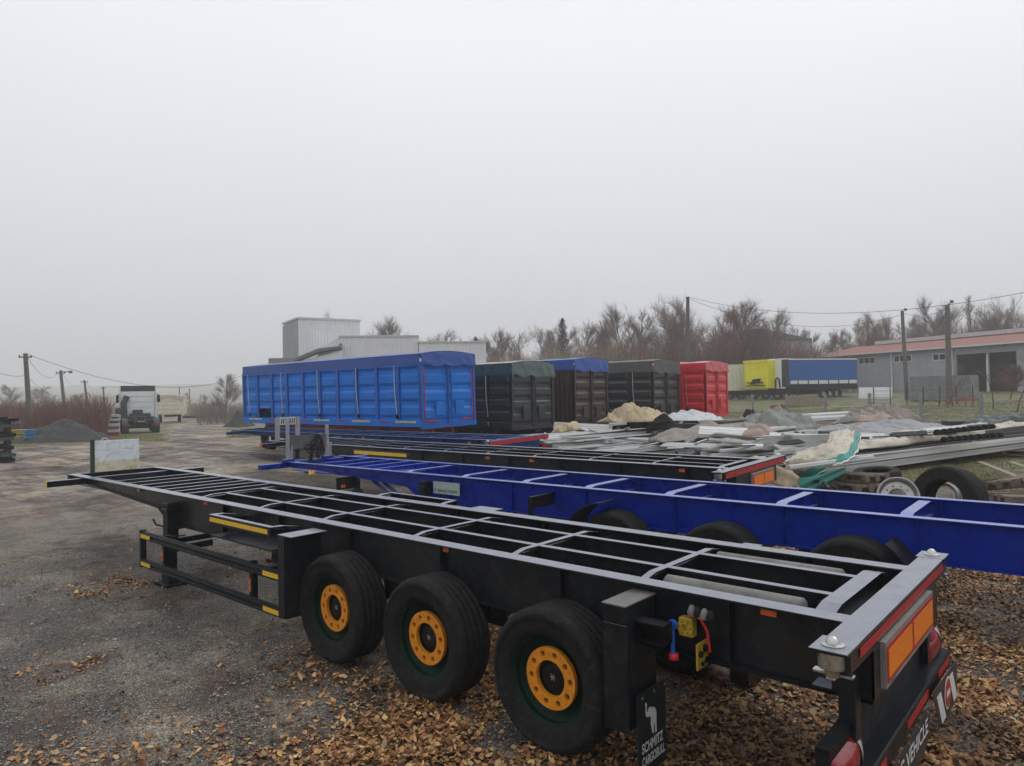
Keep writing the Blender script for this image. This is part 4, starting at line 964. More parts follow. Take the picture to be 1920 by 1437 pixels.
def tree_meshes(seed, h=10., spread=.35, lim=11, tw=1.0, multi=1, upright=.55, bark=BARK, twig=TWIG, low=.22):
    R_ = random.Random(seed); big = []; small = []
    def rv(): return Vector((R_.gauss(0, 1), R_.gauss(0, 1), R_.gauss(0, 1))).normalized()
    def branch(p, d, ln, r, lev, dst):
        k = 4 if lev < 2 else 3; pts = [Vector(p)]
        for i in range(k):
            d = (d+rv()*.16+Vector((0, 0, .10*upright))).normalized(); pts.append(pts[-1]+d*ln/k)
        for i in range(k): dst.append((pts[i], pts[i+1], r*(1-.75*i/k), r*(1-.75*(i+1)/k)))
        return pts
    for q in range(multi):
        p = Vector((R_.uniform(-.3, .3)*(multi > 1), R_.uniform(-.3, .3)*(multi > 1), -.2))
        tr = branch(p, Vector((R_.uniform(-.18, .18), R_.uniform(-.18, .18), 1)).normalized(), h*.9, h*.011, 0, big)
        for i in range(lim):
            f = low+(1-low)*((i+.5)/lim)*.97; a = R_.uniform(0, 2*PI); idx = f*(len(tr)-1); b0 = tr[int(idx)].lerp(tr[min(int(idx)+1, len(tr)-1)], idx % 1)
            el = upright+R_.uniform(-.1, .25); dd = Vector((math.cos(a)*(1-el*.5), math.sin(a)*(1-el*.5), el+.2)).normalized()
            l1 = h*spread*(1.1-f*.62)*R_.uniform(.8, 1.2); p1 = branch(b0, dd, l1, h*.0034, 1, big)
            for j in range(int(12*tw)+1):
                g = R_.uniform(.25, 1); idx = g*(len(p1)-1); b1 = p1[int(idx)].lerp(p1[min(int(idx)+1, len(p1)-1)], idx % 1)
                d2 = (dd+rv()*.75+Vector((0, 0, .3))).normalized(); p2 = branch(b1, d2, l1*.62*R_.uniform(.5, 1.1), h*.0015, 2, small)
                for m_ in range(int(12*tw)+1):
                    g = R_.uniform(.15, 1); idx = g*(len(p2)-1); b2 = p2[int(idx)].lerp(p2[min(int(idx)+1, len(p2)-1)], idx % 1)
                    d3 = (d2+rv()*.8+Vector((0, 0, .25))).normalized(); branch(b2, d3, l1*.38*R_.uniform(.5, 1.1), h*.0009, 3, small)
    return fast_tubes(big, bark, 'trunk', 5), fast_tubes(small, twig, 'crown', 3)
KT = {}
for i in range(4): KT['a%d' % i] = tree_meshes(10+i, spread=.30+.03*i, lim=17, tw=1.0)
for i in range(2): KT['b%d' % i] = tree_meshes(30+i, spread=.20, lim=18, tw=.85, upright=.95, low=.1, twig=TWIG3)
for i in range(2): KT['r%d' % i] = tree_meshes(50+i, spread=.36, lim=20, tw=1.2, twig=TWIG2, low=.16, upright=.5)
KT['w0'] = tree_meshes(73, spread=.21, lim=30, tw=1.05, upright=.5, bark=BIRCH, twig=TWIG3, low=.5)
KT['o0'] = tree_meshes(80, spread=.45, lim=6, tw=.6, upright=.4, low=.2, twig=TWIG2)
KH = {k: max(v.co.z for v in m[1].vertices) for k, m in KT.items()}
def tree(kind, label, px, pyt, D, wf=1.0, grp='bare trees along the skyline', nm='bare_tree', base=None):
    a = dep(px, 735, D); g = gzf(a.x, a.y) if D < 200 else 0; top = dep(px, pyt, D).z; s = (top-g)/KH[kind]
    t = thing(nm, label, 'tree', (a.x, a.y, g), rz=rnd.uniform(0, 6), group=grp); t.scale = (s*wf, s*wf, s)
    for nm2, me in zip(('trunk', 'crown'), KT[kind]):
        o = bpy.data.objects.new(nm2, me); C.objects.link(o); o.parent = t
    return t
rt = random.Random(5)
ORD = ['first', 'second', 'third', 'fourth', 'fifth', 'sixth', 'seventh', 'eighth', 'ninth', 'tenth', 'eleventh', 'twelfth', 'thirteenth', 'fourteenth', 'fifteenth', 'sixteenth', 'seventeenth', 'eighteenth', 'nineteenth', 'twentieth', 'twenty first', 'twenty second', 'twenty third', 'twenty fourth', 'twenty fifth', 'twenty sixth']
LB = 'bare brown tree in the tree line behind the covered tippers'
for i_, (px, py) in enumerate(((915, 628), (938, 618), (962, 612), (985, 620), (1008, 606), (1030, 612), (1052, 614), (1075, 600), (1098, 596), (1118, 588), (1140, 596))):
    tree(rt.choice(['a0', 'a1', 'b0', 'b1', 'r0']), ORD[i_]+' bare tree from the left behind the covered tippers', px+rt.uniform(-6, 6), py+rt.uniform(-5, 5), rt.uniform(92, 112), 1.0, 'bare trees behind the covered tippers')
LB2 = 'tall bare tree in the high clump left of the concrete pole'
for i_, (px, py) in enumerate(((1158, 585), (1178, 572), (1198, 560), (1222, 548), (1246, 556), (1268, 566), (1284, 575))):
    tree(rt.choice(['a0', 'a1', 'a2', 'a3']), ORD[i_]+' tall bare tree from the left before the round concrete pole', px+rt.uniform(-4, 4), py+rt.uniform(-3, 3), rt.uniform(84, 100), 1.0, 'tall bare trees left of the concrete pole')
for i_, (px, py) in enumerate(((1310, 578), (1330, 570), (1352, 562), (1425, 575))):
    tree(rt.choice(['a1', 'a2', 'a3']), ORD[i_]+' bare tree right of the round concrete pole', px, py, rt.uniform(88, 104), 1.0, 'bare trees beside the reddish tree')
tree('r0', 'broad reddish bare tree in front of the grey gabled hall', 1385, 553, 78, 1.25)
for i_, (px, py) in enumerate(((1450, 600), (1472, 590), (1496, 606), (1520, 612), (1545, 622), (1565, 615))):
    tree(rt.choice(['a0', 'b0', 'b1']), ORD[i_]+' thin bare tree from the left between gabled hall and workshop', px, py, rt.uniform(120, 140), 1.0, 'thin bare trees between hall and workshop')
for k in range(26):
    px = 1580+k*14; py = float(np.interp(px, [1580, 1620, 1660, 1760, 1800, 1830, 1860, 1940], [612, 590, 576, 585, 556, 548, 562, 570]))
    tree(rt.choice(['a0', 'a3', 'a1', 'a2', 'b1', 'r1']), ORD[k]+' slender bare tree from the left behind the red roofed workshop', px+rt.uniform(-8, 8), py+rt.uniform(-8, 26), rt.uniform(92, 128), 1.0, 'slender bare trees behind the workshop')
tree('a0', 'pale bare tree right of the tall corrugated tower', 692, 600, 100, 1.0)
tree('a2', 'tallest pale bare tree above the corrugated halls', 772, 590, 98, 1.1)
tree('a1', 'low round bare tree above the corrugated halls', 836, 612, 100, 1.1)
tree('a3', 'small bare treetop peeping over the corrugated tower', 610, 576, 120, .6)
tree('b0', 'pale bare treetop at the right end of the corrugated halls', 893, 628, 104, 1.0)
tree('r0', 'round dark bare tree left of the long blue tipper', 421, 697, 82, 1.2, grp=None)
t = tree('a2', 'leftmost faint bare tree in the mist beyond the left bushes', 30, 718, 130, 1.4, grp='trees fading in the mist'); 
for i_, (px, py) in enumerate(((70, 722), (95, 728), (140, 735), (350, 735), (380, 738))): tree(rt.choice(['a1', 'a2', 'r1']), ORD[i_+1]+' faint bare tree from the left in the mist', px, py, rt.uniform(150, 210), 1.4, 'trees fading in the mist')
for px, pyt, D in ((1775, 680, 46), (1862, 676, 43), (1905, 655, 40)):
    tree('o0', {1775: 'small bare orchard tree right behind the thick concrete pole', 1862: 'small bare orchard tree behind the fence in front of the open bay', 1905: 'reddish bare orchard tree at the right edge behind the fence'}[px], px, pyt, D, 1.3, 'orchard trees behind the mesh fence')
tree('r1', 'dense reddish shrub at the right edge before the open bay', 1893, 678, 52, 1.5, grp=None, nm='bare_shrub')
# spruce
SPR = mat('spruce_green', (.018, .03, .016), .9, var=.3, scale=1)
for px, py, D, lb in ((1057, 597, 98, 'dark pointed spruce standing out of the brown tree line'), (893, 632, 110, 'small dark spruce top beside the corrugated hall')):
    a = dep(px, 735, D); g = gzf(a.x, a.y); h = dep(px, py, D).z-g
    t = thing('spruce_tree', lb, 'tree', (a.x, a.y, g)); MB().tube([(0, 0, 0), (0, 0, h)], [.16, .02], 6).build('trunk', BARK, t)
    b = MB(); q = random.Random(3)
    for k in range(900):
        f = q.random(); z = h*(.12+.88*f); r_ = (1-f)*h*.2*q.uniform(.5, 1)+.1; a_ = q.uniform(0, 6.28); c = Vector((r_*math.cos(a_), r_*math.sin(a_), z-r_*.3)); v = Vector((math.cos(a_), math.sin(a_), -.3))*.45; sd_ = Vector((-math.sin(a_), math.cos(a_), 0))*.13
        b.add([c-v, c+sd_, c+v, c-sd_], [(0, 1, 2, 3)])
    b.build('crown', SPR, t)
# undergrowth and thickets: stuff
def thicket(name, pa, pb, Da, Db, zh, n, m, seed, lean=.25, r=.012, thick=6, fwd=0):
    R_ = random.Random(seed); segs = []
    for k in range(n):
        u = R_.random(); D = Da+(Db-Da)*R_.random(); px = pa+(pb-pa)*u; a = dep(px, 740, D); g = gzf(a.x, a.y)
        h = zh(px)*R_.uniform(.45, 1.08); d = Vector((R_.gauss(0, lean), R_.gauss(0, lean), 1)).normalized(); p = Vector((a.x, a.y, g-.05)); q = p+d*h*.5; q2 = q+(d+Vector((R_.gauss(0, .3), R_.gauss(0, .3), 0))).normalized()*h*.5
        segs += [(p, q, r, r*.8), (q, q2, r*.8, r*.35)]
        for j in range(thick):
            f = R_.uniform(.2, .95); b0 = p.lerp(q, f*2) if f < .5 else q.lerp(q2, f*2-1); e_ = b0+Vector((R_.gauss(0, .5), R_.gauss(0, .5), R_.uniform(.2, .9)))*h*.22; segs.append((b0, e_, r*.55, r*.25))
    me = fast_tubes(segs, m, name, 3); o = bpy.data.objects.new(name, me); C.objects.link(o); struct(o, 'stuff')
RED_T = mat('red_brown_brush', (.17, .08, .065), .9, var=.35, scale=.4)
OCH = mat('ochre_brush', (.30, .225, .14), .9, var=.35, scale=.4)
GRYB = mat('grey_brush', (.19, .155, .13), .9, var=.3, scale=.4)
thicket('red_bushes', -60, 200, 46, 62, lambda px: float(np.interp(px, [-60, 60, 120, 200, 225], [2.9, 2.7, 2.9, 3.2, 2.4])), 2600, RED_T, 1, r=.014)
thicket('dry_brush', -60, 225, 62, 90, lambda px: 2.5, 900, OCH, 2, r=.02)
thicket('dry_brush', 345, 420, 100, 125, lambda px: 2.2, 350, OCH, 7, r=.03)
thicket('grey_brush', 370, 470, 66, 95, lambda px: 2.2, 500, GRYB, 3, r=.018)
thicket('undergrowth', 890, 1560, 80, 100, lambda px: float(np.interp(px, [890, 1000, 1200, 1560], [6.6, 7.8, 8.6, 5.0])), 5200, OCH, 4, r=.03, lean=.15)
thicket('dark_undergrowth', 1080, 1560, 76, 92, lambda px: float(np.interp(px, [1080, 1250, 1400, 1560], [6, 8, 8, 5])), 2200, TWIG2, 6, r=.035, lean=.15)
thicket('undergrowth', 1560, 1990, 100, 118, lambda px: 7.5, 1600, GRYB, 5, r=.03, lean=.15)

# ================= left background =================
def facing(px, py, D, turn=0.0):
    """frame at ground: x points away from the camera, y to the left in the picture"""
    p = dep(px, py, D); g = gzf(p.x, p.y); X = ray(px, py); X.z = 0; X.normalize(); X.rotate(Matrix.Rotation(turn, 3, 'Z')); Z = Vector((0, 0, 1)); Y = Z.cross(X)
    return Matrix(((X.x, Y.x, 0, p.x), (X.y, Y.y, 0, p.y), (0, 0, 1, g), (0, 0, 0, 1)))
WCAB = mat('white_cab_paint', (.72, .76, .74), .45, var=.06, scale=1.5, dirt=(.45, .46, .43), damt=.3)
DKG = mat('dark_grey_plastic', (.035, .045, .045), .55, var=.2, scale=2)
tr = place(thing('tractor_unit', 'white truck tractor unit seen from behind on the grass', 'truck'), facing(264, 790, 52, .06))
MB().box(.9, 3.0, -1.12, 1.12, .35, .98).build('chassis_boxes', BLK2, tr, bevel=.05)
MB().box(3.0, 4.9, -1.18, 1.18, .45, 1.14).build('lower_cab', DKG, tr)
cb = MB().box(3.0, 5.0, -1.2, 1.2, 1.15, 3.2).prism([(-1.2, 3.2), (1.2, 3.2), (1.12, 3.62), (-1.12, 3.62)], 'x', 3.6, 5.0).build('cab', WCAB, tr, bevel=.05)
for k in range(4): MB().box(2.965, 2.998, -.95, .75, 1.55+.42*k, 1.57+.42*k).build('cab_rib', WCAB, cb)
MB().box(3.02, 3.6, -1.17, 1.17, 3.1, 3.62).build('roof_deflector_back', DKG, tr)
for s in (1, -1):
    MB().box(2.9, 3.4, s*1.24-.04, s*1.24+.04, 1.0, 3.6).build('side_fairing', WCAB, tr)
    MB().tube([(2.7, s*1.35, 2.9), (3.0, s*1.3, 3.0)], .03, 5).build('mirror_arm', BLK2, tr); MB().box(2.6, 2.75, s*1.42-.1, s*1.42+.1, 2.3, 2.9).build('mirror', BLK2, tr, bevel=.03)
    MB().box(2.0, 2.1, 0, .1, 0, .1) if 0 else None
    MB().lathe([(.58, -.2), (.6, .2)], 24, (.4, s*1.05, .55)).build('rear_mudguard', DKG, tr, solid=.02)
    make_wheel(tr, (.4, s*1.02, .5), .5, .5, STL, BLK2, detail=0, side=s); make_wheel(tr, (4.2, s*1.02, .5), .5, .34, STL, BLK2, detail=0, side=s)
    lm = MB().box(-.4, -.34, s*.95-.28, s*.95+.28, .55, .72).build('lamp_bracket', BLK2, tr); MB().box(-.43, -.401, s*.95-.25, s*.95+.25, .57, .70).build('tail_lamp', LENS, lm)
    MB().box(-.4, 3.0, s*.4-.05, s*.4+.05, .72, .95).build('chassis_rail', DKG, tr)
    MB().prism([(-.3, .97), (.6, 1.15), (.9, 1.15), (1.4, .97)], 'y', s*.3-.04, s*.3+.04).build('coupling_ramp', DKG, tr)
MB().lathe([(.48, 1.18), (.5, 1.24), (.1, 1.26), (0, 1.26)], 24, (1.0, 0, 0), 'z').build('coupling_plate', DKG, tr)
MB().tube([(2.75, .95, 1.0), (2.75, .98, 2.3), (2.8, .75, 2.8)], .22, 8).build('air_intake', DKG, tr)
MB().box(2.6, 2.95, -.85, .6, 1.0, 1.45).box(2.6, 2.95, -.3, .4, 1.45, 1.75).build('deck_box', DKG, tr, bevel=.02)
MB().box(-.42, -.36, -.5, .5, .5, .62).build('rear_crossbar', BLK2, tr); MB().box(-.45, -.425, -.25, .25, .86, .95).build('number_plate', mat('plate_white', (.35, .35, .36), .5), tr)
wg = place(thing('tipper_wagon', 'weathered cream wagon body behind the white tractor unit', 'wagon'), facing(317, 780, 76, -.1))
CRW = mat('weathered_cream_paint', (.72, .68, .54), .6, var=.1, scale=1.2, col2=(.25, .14, .08), amt=.6, thr=(.58, .66), dirt=(.25, .2, .12), damt=.4)
for z0_, z1_ in ((.95, 1.4), (1.43, 1.85), (1.88, 2.3), (2.33, 2.75)): MB().box(-.03, .03, -1.35, 1.3, z0_, z1_).build('tailboard_plank', CRW, wg, bevel=.01)
MB().box(.04, 5, -1.38, 1.32, .85, 2.75).build('body', CRW, wg)
for y in (1.36, -1.42): MB().box(-.08, .04, y-.06, y+.06, .7, 3.0).build('corner_post', CRW, wg)
MB().grid(lambda u, v: (-.08+5*u, -1.5+3.0*v, 2.8+.22*math.sin(PI*v)**.7+.03*math.sin(u*20)-.0), 12, 12).build('cover', mat('faded_pink_cover', (.58, .46, .40), .7, var=.15), wg, smooth=True)
MB().grid(lambda u, v: (-.1, -1.5+3.0*v, 2.8+.22*math.sin(PI*v)**.7-(.35+.1*math.sin(v*9))*u), 2, 14).build('cover_flap', mat('faded_pink_cover', (.4, .3, .26)), wg)
MB().box(.2, 4.6, -.5, .5, .6, .84).build('chassis', mat('rust', (.12, .05, .025), .8), wg)
for s in (1, -1): make_wheel(wg, (.8, s*.95, .45), .45, .3, STL, BLK2, detail=0, side=s)
st = place(thing('panel_stack', 'stack of red and white truck body panels left of the tractor unit', 'stack'), facing(212, 793, 49, 0)); st.scale = (.72, .72, .72)
for k, (c, z) in enumerate(((0, .05), (1, .38), (0, .62), (1, .95), (2, 1.25), (1, 1.45), (2, 1.65), (1, 1.85))):
    m_ = [mat('dull_red_panel', (.22, .02, .025), .45), mat('white_panel_b', (.45, .46, .47), .5), DKG][c]
    MB().box(-.4, .8, -.5-.1*(k % 2), .55-.06*k, z, z+.26 if c != 2 else z+.16).build('panel', m_, st, bevel=.03)
MB().box(-.3, .7, -.9, -.2, 2.1, 2.7).build('dark_hood', DKG, st, bevel=.08)
gp = ground_at(118, 836); pc = dep(118, 800, 42.5); g0_ = gzf(pc.x, pc.y)
GRV = mat('dark_gravel', (.040, .042, .040), .85, var=.35, scale=4, bump=1.0, bscale=14, dirt=(.10, .09, .075), damt=.6)
def pile(name, label, c, R1, R2, h, m, rz, cat, seed=0, flat=1.3):
    M_ = Matrix.Translation(c) @ Matrix.Rotation(rz, 4, 'Z')
    def fn(u, v):
        a = 2*PI*v; rr = u; x, y = rr*math.cos(a), rr*math.sin(a)
        n = float(fbm(np.array(x*2.3+seed), np.array(y*2.3), 4, seed+1))
        z = h*max(0, (1-rr**flat))*(.5+.95*n)-.04+(.02*rnd.random())
        return (x*R1*(1+.15*(n-.5)), y*R2*(1+.15*(n-.5)), z)
    b = MB().grid(fn, 26, 64); b.xf(M_); o = b.build(name, m, smooth=False); tag(o, label, cat); return o
pile('gravel_pile', 'dark grey gravel pile left of the white board', Vector((pc.x, pc.y, g0_)), 2.0, 2.75, 1.25, GRV, YAW+.2, 'gravel pile', 3, 1.7)
p = dep(447, 782, 62); pile('dark_heap', 'dark heap of scrap at the left end of the blue tipper', Vector((p.x, p.y, gzf(p.x, p.y))), 1.5, 1.4, 1.2, mat('dark_scrap', (.03, .032, .028), .8, var=.4, scale=3, bump=1, bscale=6), 0, 'heap', 9)
def hive(label, px, py, D, m, w_):
    t = place(thing('bee_hive', label, 'beehive'), facing(px, py, D, .2))
    MB().box(-.25, .25, -w_/2, w_/2, .28, .72).build('body', m, t, bevel=.01)
    MB().box(-.3, .3, -w_/2-.04, w_/2+.04, .72, .80).build('lid', m, t); MB().box(-.27, -.252, -w_/2+.04, w_/2-.04, .48, .52).build('slot', DARKM, t)
    for x in (-.2, .2):
        for y in (-w_/2+.05, w_/2-.05): MB().box(x-.03, x+.03, y-.03, y+.03, -.05, .28).build('leg', BLK2, t)
hive('small blue wooden box on legs beside the gravel pile', 55.5, 815, 41, mat('blue_wood', (.03, .17, .36), .6), .52)
hive('yellow wooden box on legs left of the small blue one', 33, 817, 42, mat('yellow_wood', (.36, .30, .06), .6, dirt=(.1, .08, .03), damt=.6), .85)
tk = place(thing('pale_tank', 'pale rounded tank half hidden by the branches at far left', 'tank'), facing(20, 800, 50, .3))
MB().lathe([(0, -.8), (.4, -.75), (.5, -.6), (.52, .5), (.4, .7), (0, .75)], 24, (0, 0, .75)).build('shell', mat('pinkish_white', (.65, .55, .57), .6, var=.3, scale=3), tk, smooth=True); MB().box(-.4, .4, -.6, .6, -.05, .3).build('cradle', BLK2, tk)
fs = place(thing('frame_stack', 'stack of dark steel frames cut off by the left picture edge', 'stack'), facing(-20, 850, 27.5, .1))
for k, (z, y) in enumerate(((.0, 0), (.2, .1), (.5, -.12), (.85, -.1), (1.0, .1), (1.35, .35), (1.6, .4))):
    MB().box(-.5, .9, -.78-y*.3, 1.2, z, z+.13).box(-.4, .8, -.55, 1.1, z+.13, z+.2).build('frame', mat('frame_green_grey', (.05, .065, .06), .6, var=.3) if k % 2 else BLK2, fs)
for y in (-.6, .8): MB().box(-.3, .6, y-.08, y+.08, -.02, 1.7).build('spacer', mat('wet_wood', (.07, .05, .035), .8), fs)
lp = dep(362, 774, 96); t = place(thing('low_barrier', 'low dark barrier lying across the end of the mud track', 'barrier'), facing(362, 776, 92, 0))
MB().box(-.2, .2, -2.2, 1.3, 0, .35).build('rail', mat('maroon_steel', (.05, .03, .035), .7), t)
t = place(thing('pale_low_fence', 'pale low fence in the mist beyond the wagon', 'fence'), facing(375, 765, 112, 0))
for k in range(9): MB().box(-.05, .05, 3-.75*k-.62, 3-.75*k, .1, .75).build('fence_board', mat('pale_board_b', (.35, .32, .28), .7), t)
for px, D in ((358, 150), (365, 155), (341, 150)):
    pass
for px, py, D, lb in ((356, 728, 125, 'thin grey post in the mist, right of the cream wagon'), (337, 727, 120, 'thin grey post in the mist, just above the wagon cover')):
    a = dep(px, 765, D); tag(MB().tube([(a.x, a.y, -.1), (a.x+.1, a.y, dep(px, py, D).z)], .1, 6).build('thin_post', POLE), lb, 'post')

# ================= mesh fence =================
POST = mat('grey_fence_post', (.24, .25, .26), .5, var=.12); MESHW = mat('fence_wire', (.18, .19, .19), .5, metal=.4)
fp_ = []
for k in range(-2, 9):
    q = (.3456+.0254*k)/(1-.0598*k) if k < 12 else 0; px = 960+q*1303.65; D = 45*(1-.0598*k); a = dep(px, 738, D); fp_.append(a)
fn_ = thing('mesh_fence', 'grey wire mesh fence with square posts along the scrap yard', 'fence', (0, 0, 0))
for i, a in enumerate(fp_):
    g = gzf(a.x, a.y); a.z = 0
    MB().box(-.06, .06, -.06, .06, g-.2, 2.2).xf(Matrix.Translation(a) @ Matrix.Rotation(YAW, 4, 'Z')).build('post', POST, fn_)
for a, b_ in zip(fp_, fp_[1:]):
    g = min(gzf(a.x, a.y), gzf(b_.x, b_.y)); segs = []; nv = 46
    for i in range(nv+1): p = a.lerp(b_, i/nv); segs.append((Vector((p.x, p.y, g-.1)), Vector((p.x, p.y, 2.12)), .0035, .0035))
    for z in np.linspace(g+.02, 2.12, 11): segs.append((Vector((a.x, a.y, float(z))), Vector((b_.x, b_.y, float(z))), .004, .004))
    me = fast_tubes(segs, MESHW, 'mesh_panel', 3); o = bpy.data.objects.new('mesh_panel', me); C.objects.link(o); o.parent = fn_
# things behind the fence
t = place(thing('timber_stack', 'low stack of pale timber behind the mesh fence', 'timber stack'), facing(1512, 752, 54, .5))
for k in range(9): MB().box(-.6+.05*k, .7, -1.6+.1*k, 1.2, 0+.09*k, .08+.09*k).build('plank', mat('pale_timber', (.30, .25, .16), .8, var=.3), t)
t = place(thing('red_metal_frame', 'low red metal frame seen through the mesh fence', 'metal frame'), facing(1460, 762, 49, 0))
MB().box(-.5, .5, -.55, .55, .1, .42).build('frame', mat('faded_red', (.28, .05, .05), .6), t); MB().box(-.3, .3, -.5, -.1, .42, .55).build('yellow_top', mat('dull_yellow', (.35, .28, .1), .7), t)
for k, (pa, py, D, w_, lb) in enumerate(((1627, 732, 62, 1.5, 'leaning white panel nearer the blue curtain trailer'), (1657, 733, 61, 1.25, 'leaning white panel in front of the workshop wall'))):
    t = place(thing('white_panel', lb, 'panel', group='white panels leaning by the workshop'), facing(pa, py, D, -.1)); MB().prism([(0, 0), (.08, 0), (.5, 1.0), (.42, 1.0)], 'y', -w_/2, w_/2).build('panel_sheet', mat('dirty_white_sheet', (.66, .67, .66), .6, var=.15), t); MB().box(.4, .5, -.05, .05, 0, .95).build('prop', BLK2, t)
t = place(thing('grey_container', 'grey corrugated steel container standing before the workshop bay', 'container'), facing(1762, 720, 54, -.25))
GC = mat('grey_container_paint', (.2, .22, .22), .6, var=.15, scale=1, dirt=(.09, .08, .06), damt=.5)
ribbed(-2.1, 2.1, 0, .05, 1.95, .28, .035).xf(Matrix.Rotation(-PI/2, 4, 'Z')).build('front_side', GC, t); MB().box(.02, 2.2, -2.1, 2.1, .05, 1.95).build('body', GC, t); MB().box(-.04, 2.25, .55, .62, 0, 2.0).build('corner_post', GC, t)
t = place(thing('red_farm_implement', 'red farm implement with tines by the orchard trees', 'farm implement'), facing(1795, 729, 47, .1))
RI = mat('implement_red', (.36, .03, .025), .5)
MB().box(-.1, .1, -1.3, 1.2, .35, .45).box(-.5, .4, -.1, .1, .4, .5).build('frame', RI, t)
for k in range(7): MB().tube([(0, -1.2+.38*k, .4), (-.2, -1.2+.38*k, .2), (-.05, -1.2+.38*k, -.02)], .03, 5).build('tine', RI if k % 2 else BLK2, t)
MB().tube([(-.1, -1.3, .4), (0, -.9, .75), (.2, -.2, .45)], .04, 5).build('hitch', RI, t)
bf = thing('black_post_fence', 'thin black post fence in front of the grey container', 'fence', (0, 0, 0)); pr = None
for i in range(7):
    a = dep(1638+i*31, 736, 53-.7*i); g = gzf(a.x, a.y); MB().box(-.03, .03, -.03, .03, 0, 1.35).xf(Matrix.Translation((a.x, a.y, g-.05))).build('post', BLK2, bf)
    if pr: MB().tube([(pr.x, pr.y, gzf(pr.x, pr.y)+.5), (a.x, a.y, g+.5)], .012, 3).tube([(pr.x, pr.y, gzf(pr.x, pr.y)+1.0), (a.x, a.y, g+1.0)], .012, 3).build('strand', BLK2, bf)
    pr = a

# ================= scrap heap: aluminium boards =================
ALU = mat('weathered_aluminium', (.46, .465, .46), .45, metal=.1, var=.3, scale=2, dirt=(.10, .095, .085), damt=.6, stretch=(.4, 6, 6))
ALU2 = mat('pale_aluminium', (.68, .68, .66), .45, metal=.05, var=.2, scale=2, dirt=(.15, .14, .12), damt=.6, stretch=(.4, 6, 6))
DKP = mat('dirty_dark_profile', (.06, .06, .058), .55, var=.4, scale=2, stretch=(.4, 6, 6))
def profile_mesh(kind, m):
    b = MB()
    if kind == 0:      # drop side board with grooves
        pts = [(-.2, 0), (-.2, .03), (-.13, .03), (-.125, .02), (-.075, .02), (-.07, .03), (.0, .03), (.005, .02), (.055, .02), (.06, .03), (.2, .03), (.2, 0)]
    elif kind == 1:    # lath
        pts = [(-.06, 0), (-.06, .028), (.06, .028), (.06, 0)]
    elif kind == 2:    # channel post
        pts = [(-.06, 0), (-.06, .1), (-.052, .1), (-.052, .01), (.052, .01), (.052, .1), (.06, .1), (.06, 0)]
    else: pts = [(-.05, 0), (-.07, .035), (-.05, .085), (.0, .1), (.05, .085), (.07, .035), (.05, 0)]
    b.prism(pts, 'x', 0, 1); return b.mesh('aluminium_board', m)
PM = [[profile_mesh(k, m) for m in (ALU, ALU2, DKP)] for k in range(4)]
rp_ = random.Random(21); nbrd = 0
def boards(n, A, B, spread, layers, group, lab, kinds=(0, 1), ms=(0, 1), ln=None, jit=.03, dz=.034, zoff=0, endj=.8):
    A = Vector(A); B = Vector(B); d = B-A; Lw = d.length; dx = d.normalized(); lat = Vector((0, 0, 1)).cross(dx).normalized()
    for i in range(n):
        ly = i*layers//n; k = rp_.choice(kinds); m_ = rp_.choice(ms)
        o = bpy.data.objects.new('aluminium_board', PM[k][m_]); C.objects.link(o)
        off = rp_.uniform(-spread, spread)*(1-.45*ly/max(1, layers)); a0 = A+lat*off+dx*rp_.uniform(-endj, endj)+Vector((0, 0, zoff+ly*dz))
        dd = (dx+lat*rp_.gauss(0, jit)+Vector((0, 0, rp_.gauss(0, jit*.12)))).normalized(); yv = Vector((0, 0, 1)).cross(dd).normalized(); zv = dd.cross(yv)
        roll = rp_.gauss(0, .1); yv2 = yv*math.cos(roll)+zv*math.sin(roll); zv2 = dd.cross(yv2)
        l_ = (ln or Lw)*rp_.uniform(.8, 1.05)
        o.matrix_world = Matrix(((dd.x*l_, yv2.x, zv2.x, a0.x), (dd.y*l_, yv2.y, zv2.y, a0.y), (dd.z*l_, yv2.z, zv2.z, a0.z), (0, 0, 0, 1)))
        tag(o, lab, 'board', group)
GB = 'aluminium boards heaped in the scrap yard'
zg_ = lambda px, py, z: atz(px, py, z)
a1, b1 = dep(1125, 850, 21.5), dep(1500, 812, 24)
boards(52, a1, b1, 1.1, 12, GB, 'long pale aluminium board in the left front heap', (0, 0, 1, 3), (0, 1, 1), dz=.05, zoff=-.45, jit=.05)
a2, b2 = dep(1070, 826, 22.3), dep(1430, 795, 25)
boards(50, a2, b2, 1.2, 12, GB+' left', 'long grey aluminium board in the left middle heap', (0, 1, 2), (0, 1, 1, 2), dz=.055, zoff=-.6, jit=.05)
a3, b3_ = dep(1005, 803, 23), dep(1400, 786, 26.5)
boards(36, a3, b3_, 1.3, 6, GB+' back', 'long aluminium board at the back below the black tippers', (0, 1), (0, 1), dz=.055, zoff=-.55)
a4, b4 = zg_(1475, 888, .5), zg_(1960, 822, .75)
boards(36, a4, b4, .9, 9, GB+' right', 'long grey aluminium board in the long right heap', (0, 0, 1, 2), (0, 0, 2, 1), dz=.055, endj=.5, jit=.02)
a5, b5 = zg_(1620, 862, .5), zg_(1960, 826, .5)
boards(14, a5+Vector((0, 0, .1)), b5+Vector((0, 0, .25)), .5, 4, GB+' right', 'long grey aluminium board in the long right heap', (0, 1, 2), (0, 2), dz=.05, endj=.5, jit=.02)
a6, b6 = zg_(1340, 866, .5), zg_(1640, 838, .7)
boards(16, a6, b6, .7, 5, GB+' middle', 'aluminium board between the grey tarpaulin and the cream one', (1, 2, 3), (2, 0, 1), dz=.06, endj=.5)
a7, b7 = zg_(1440, 795, 1.0), zg_(1660, 782, 1.1)
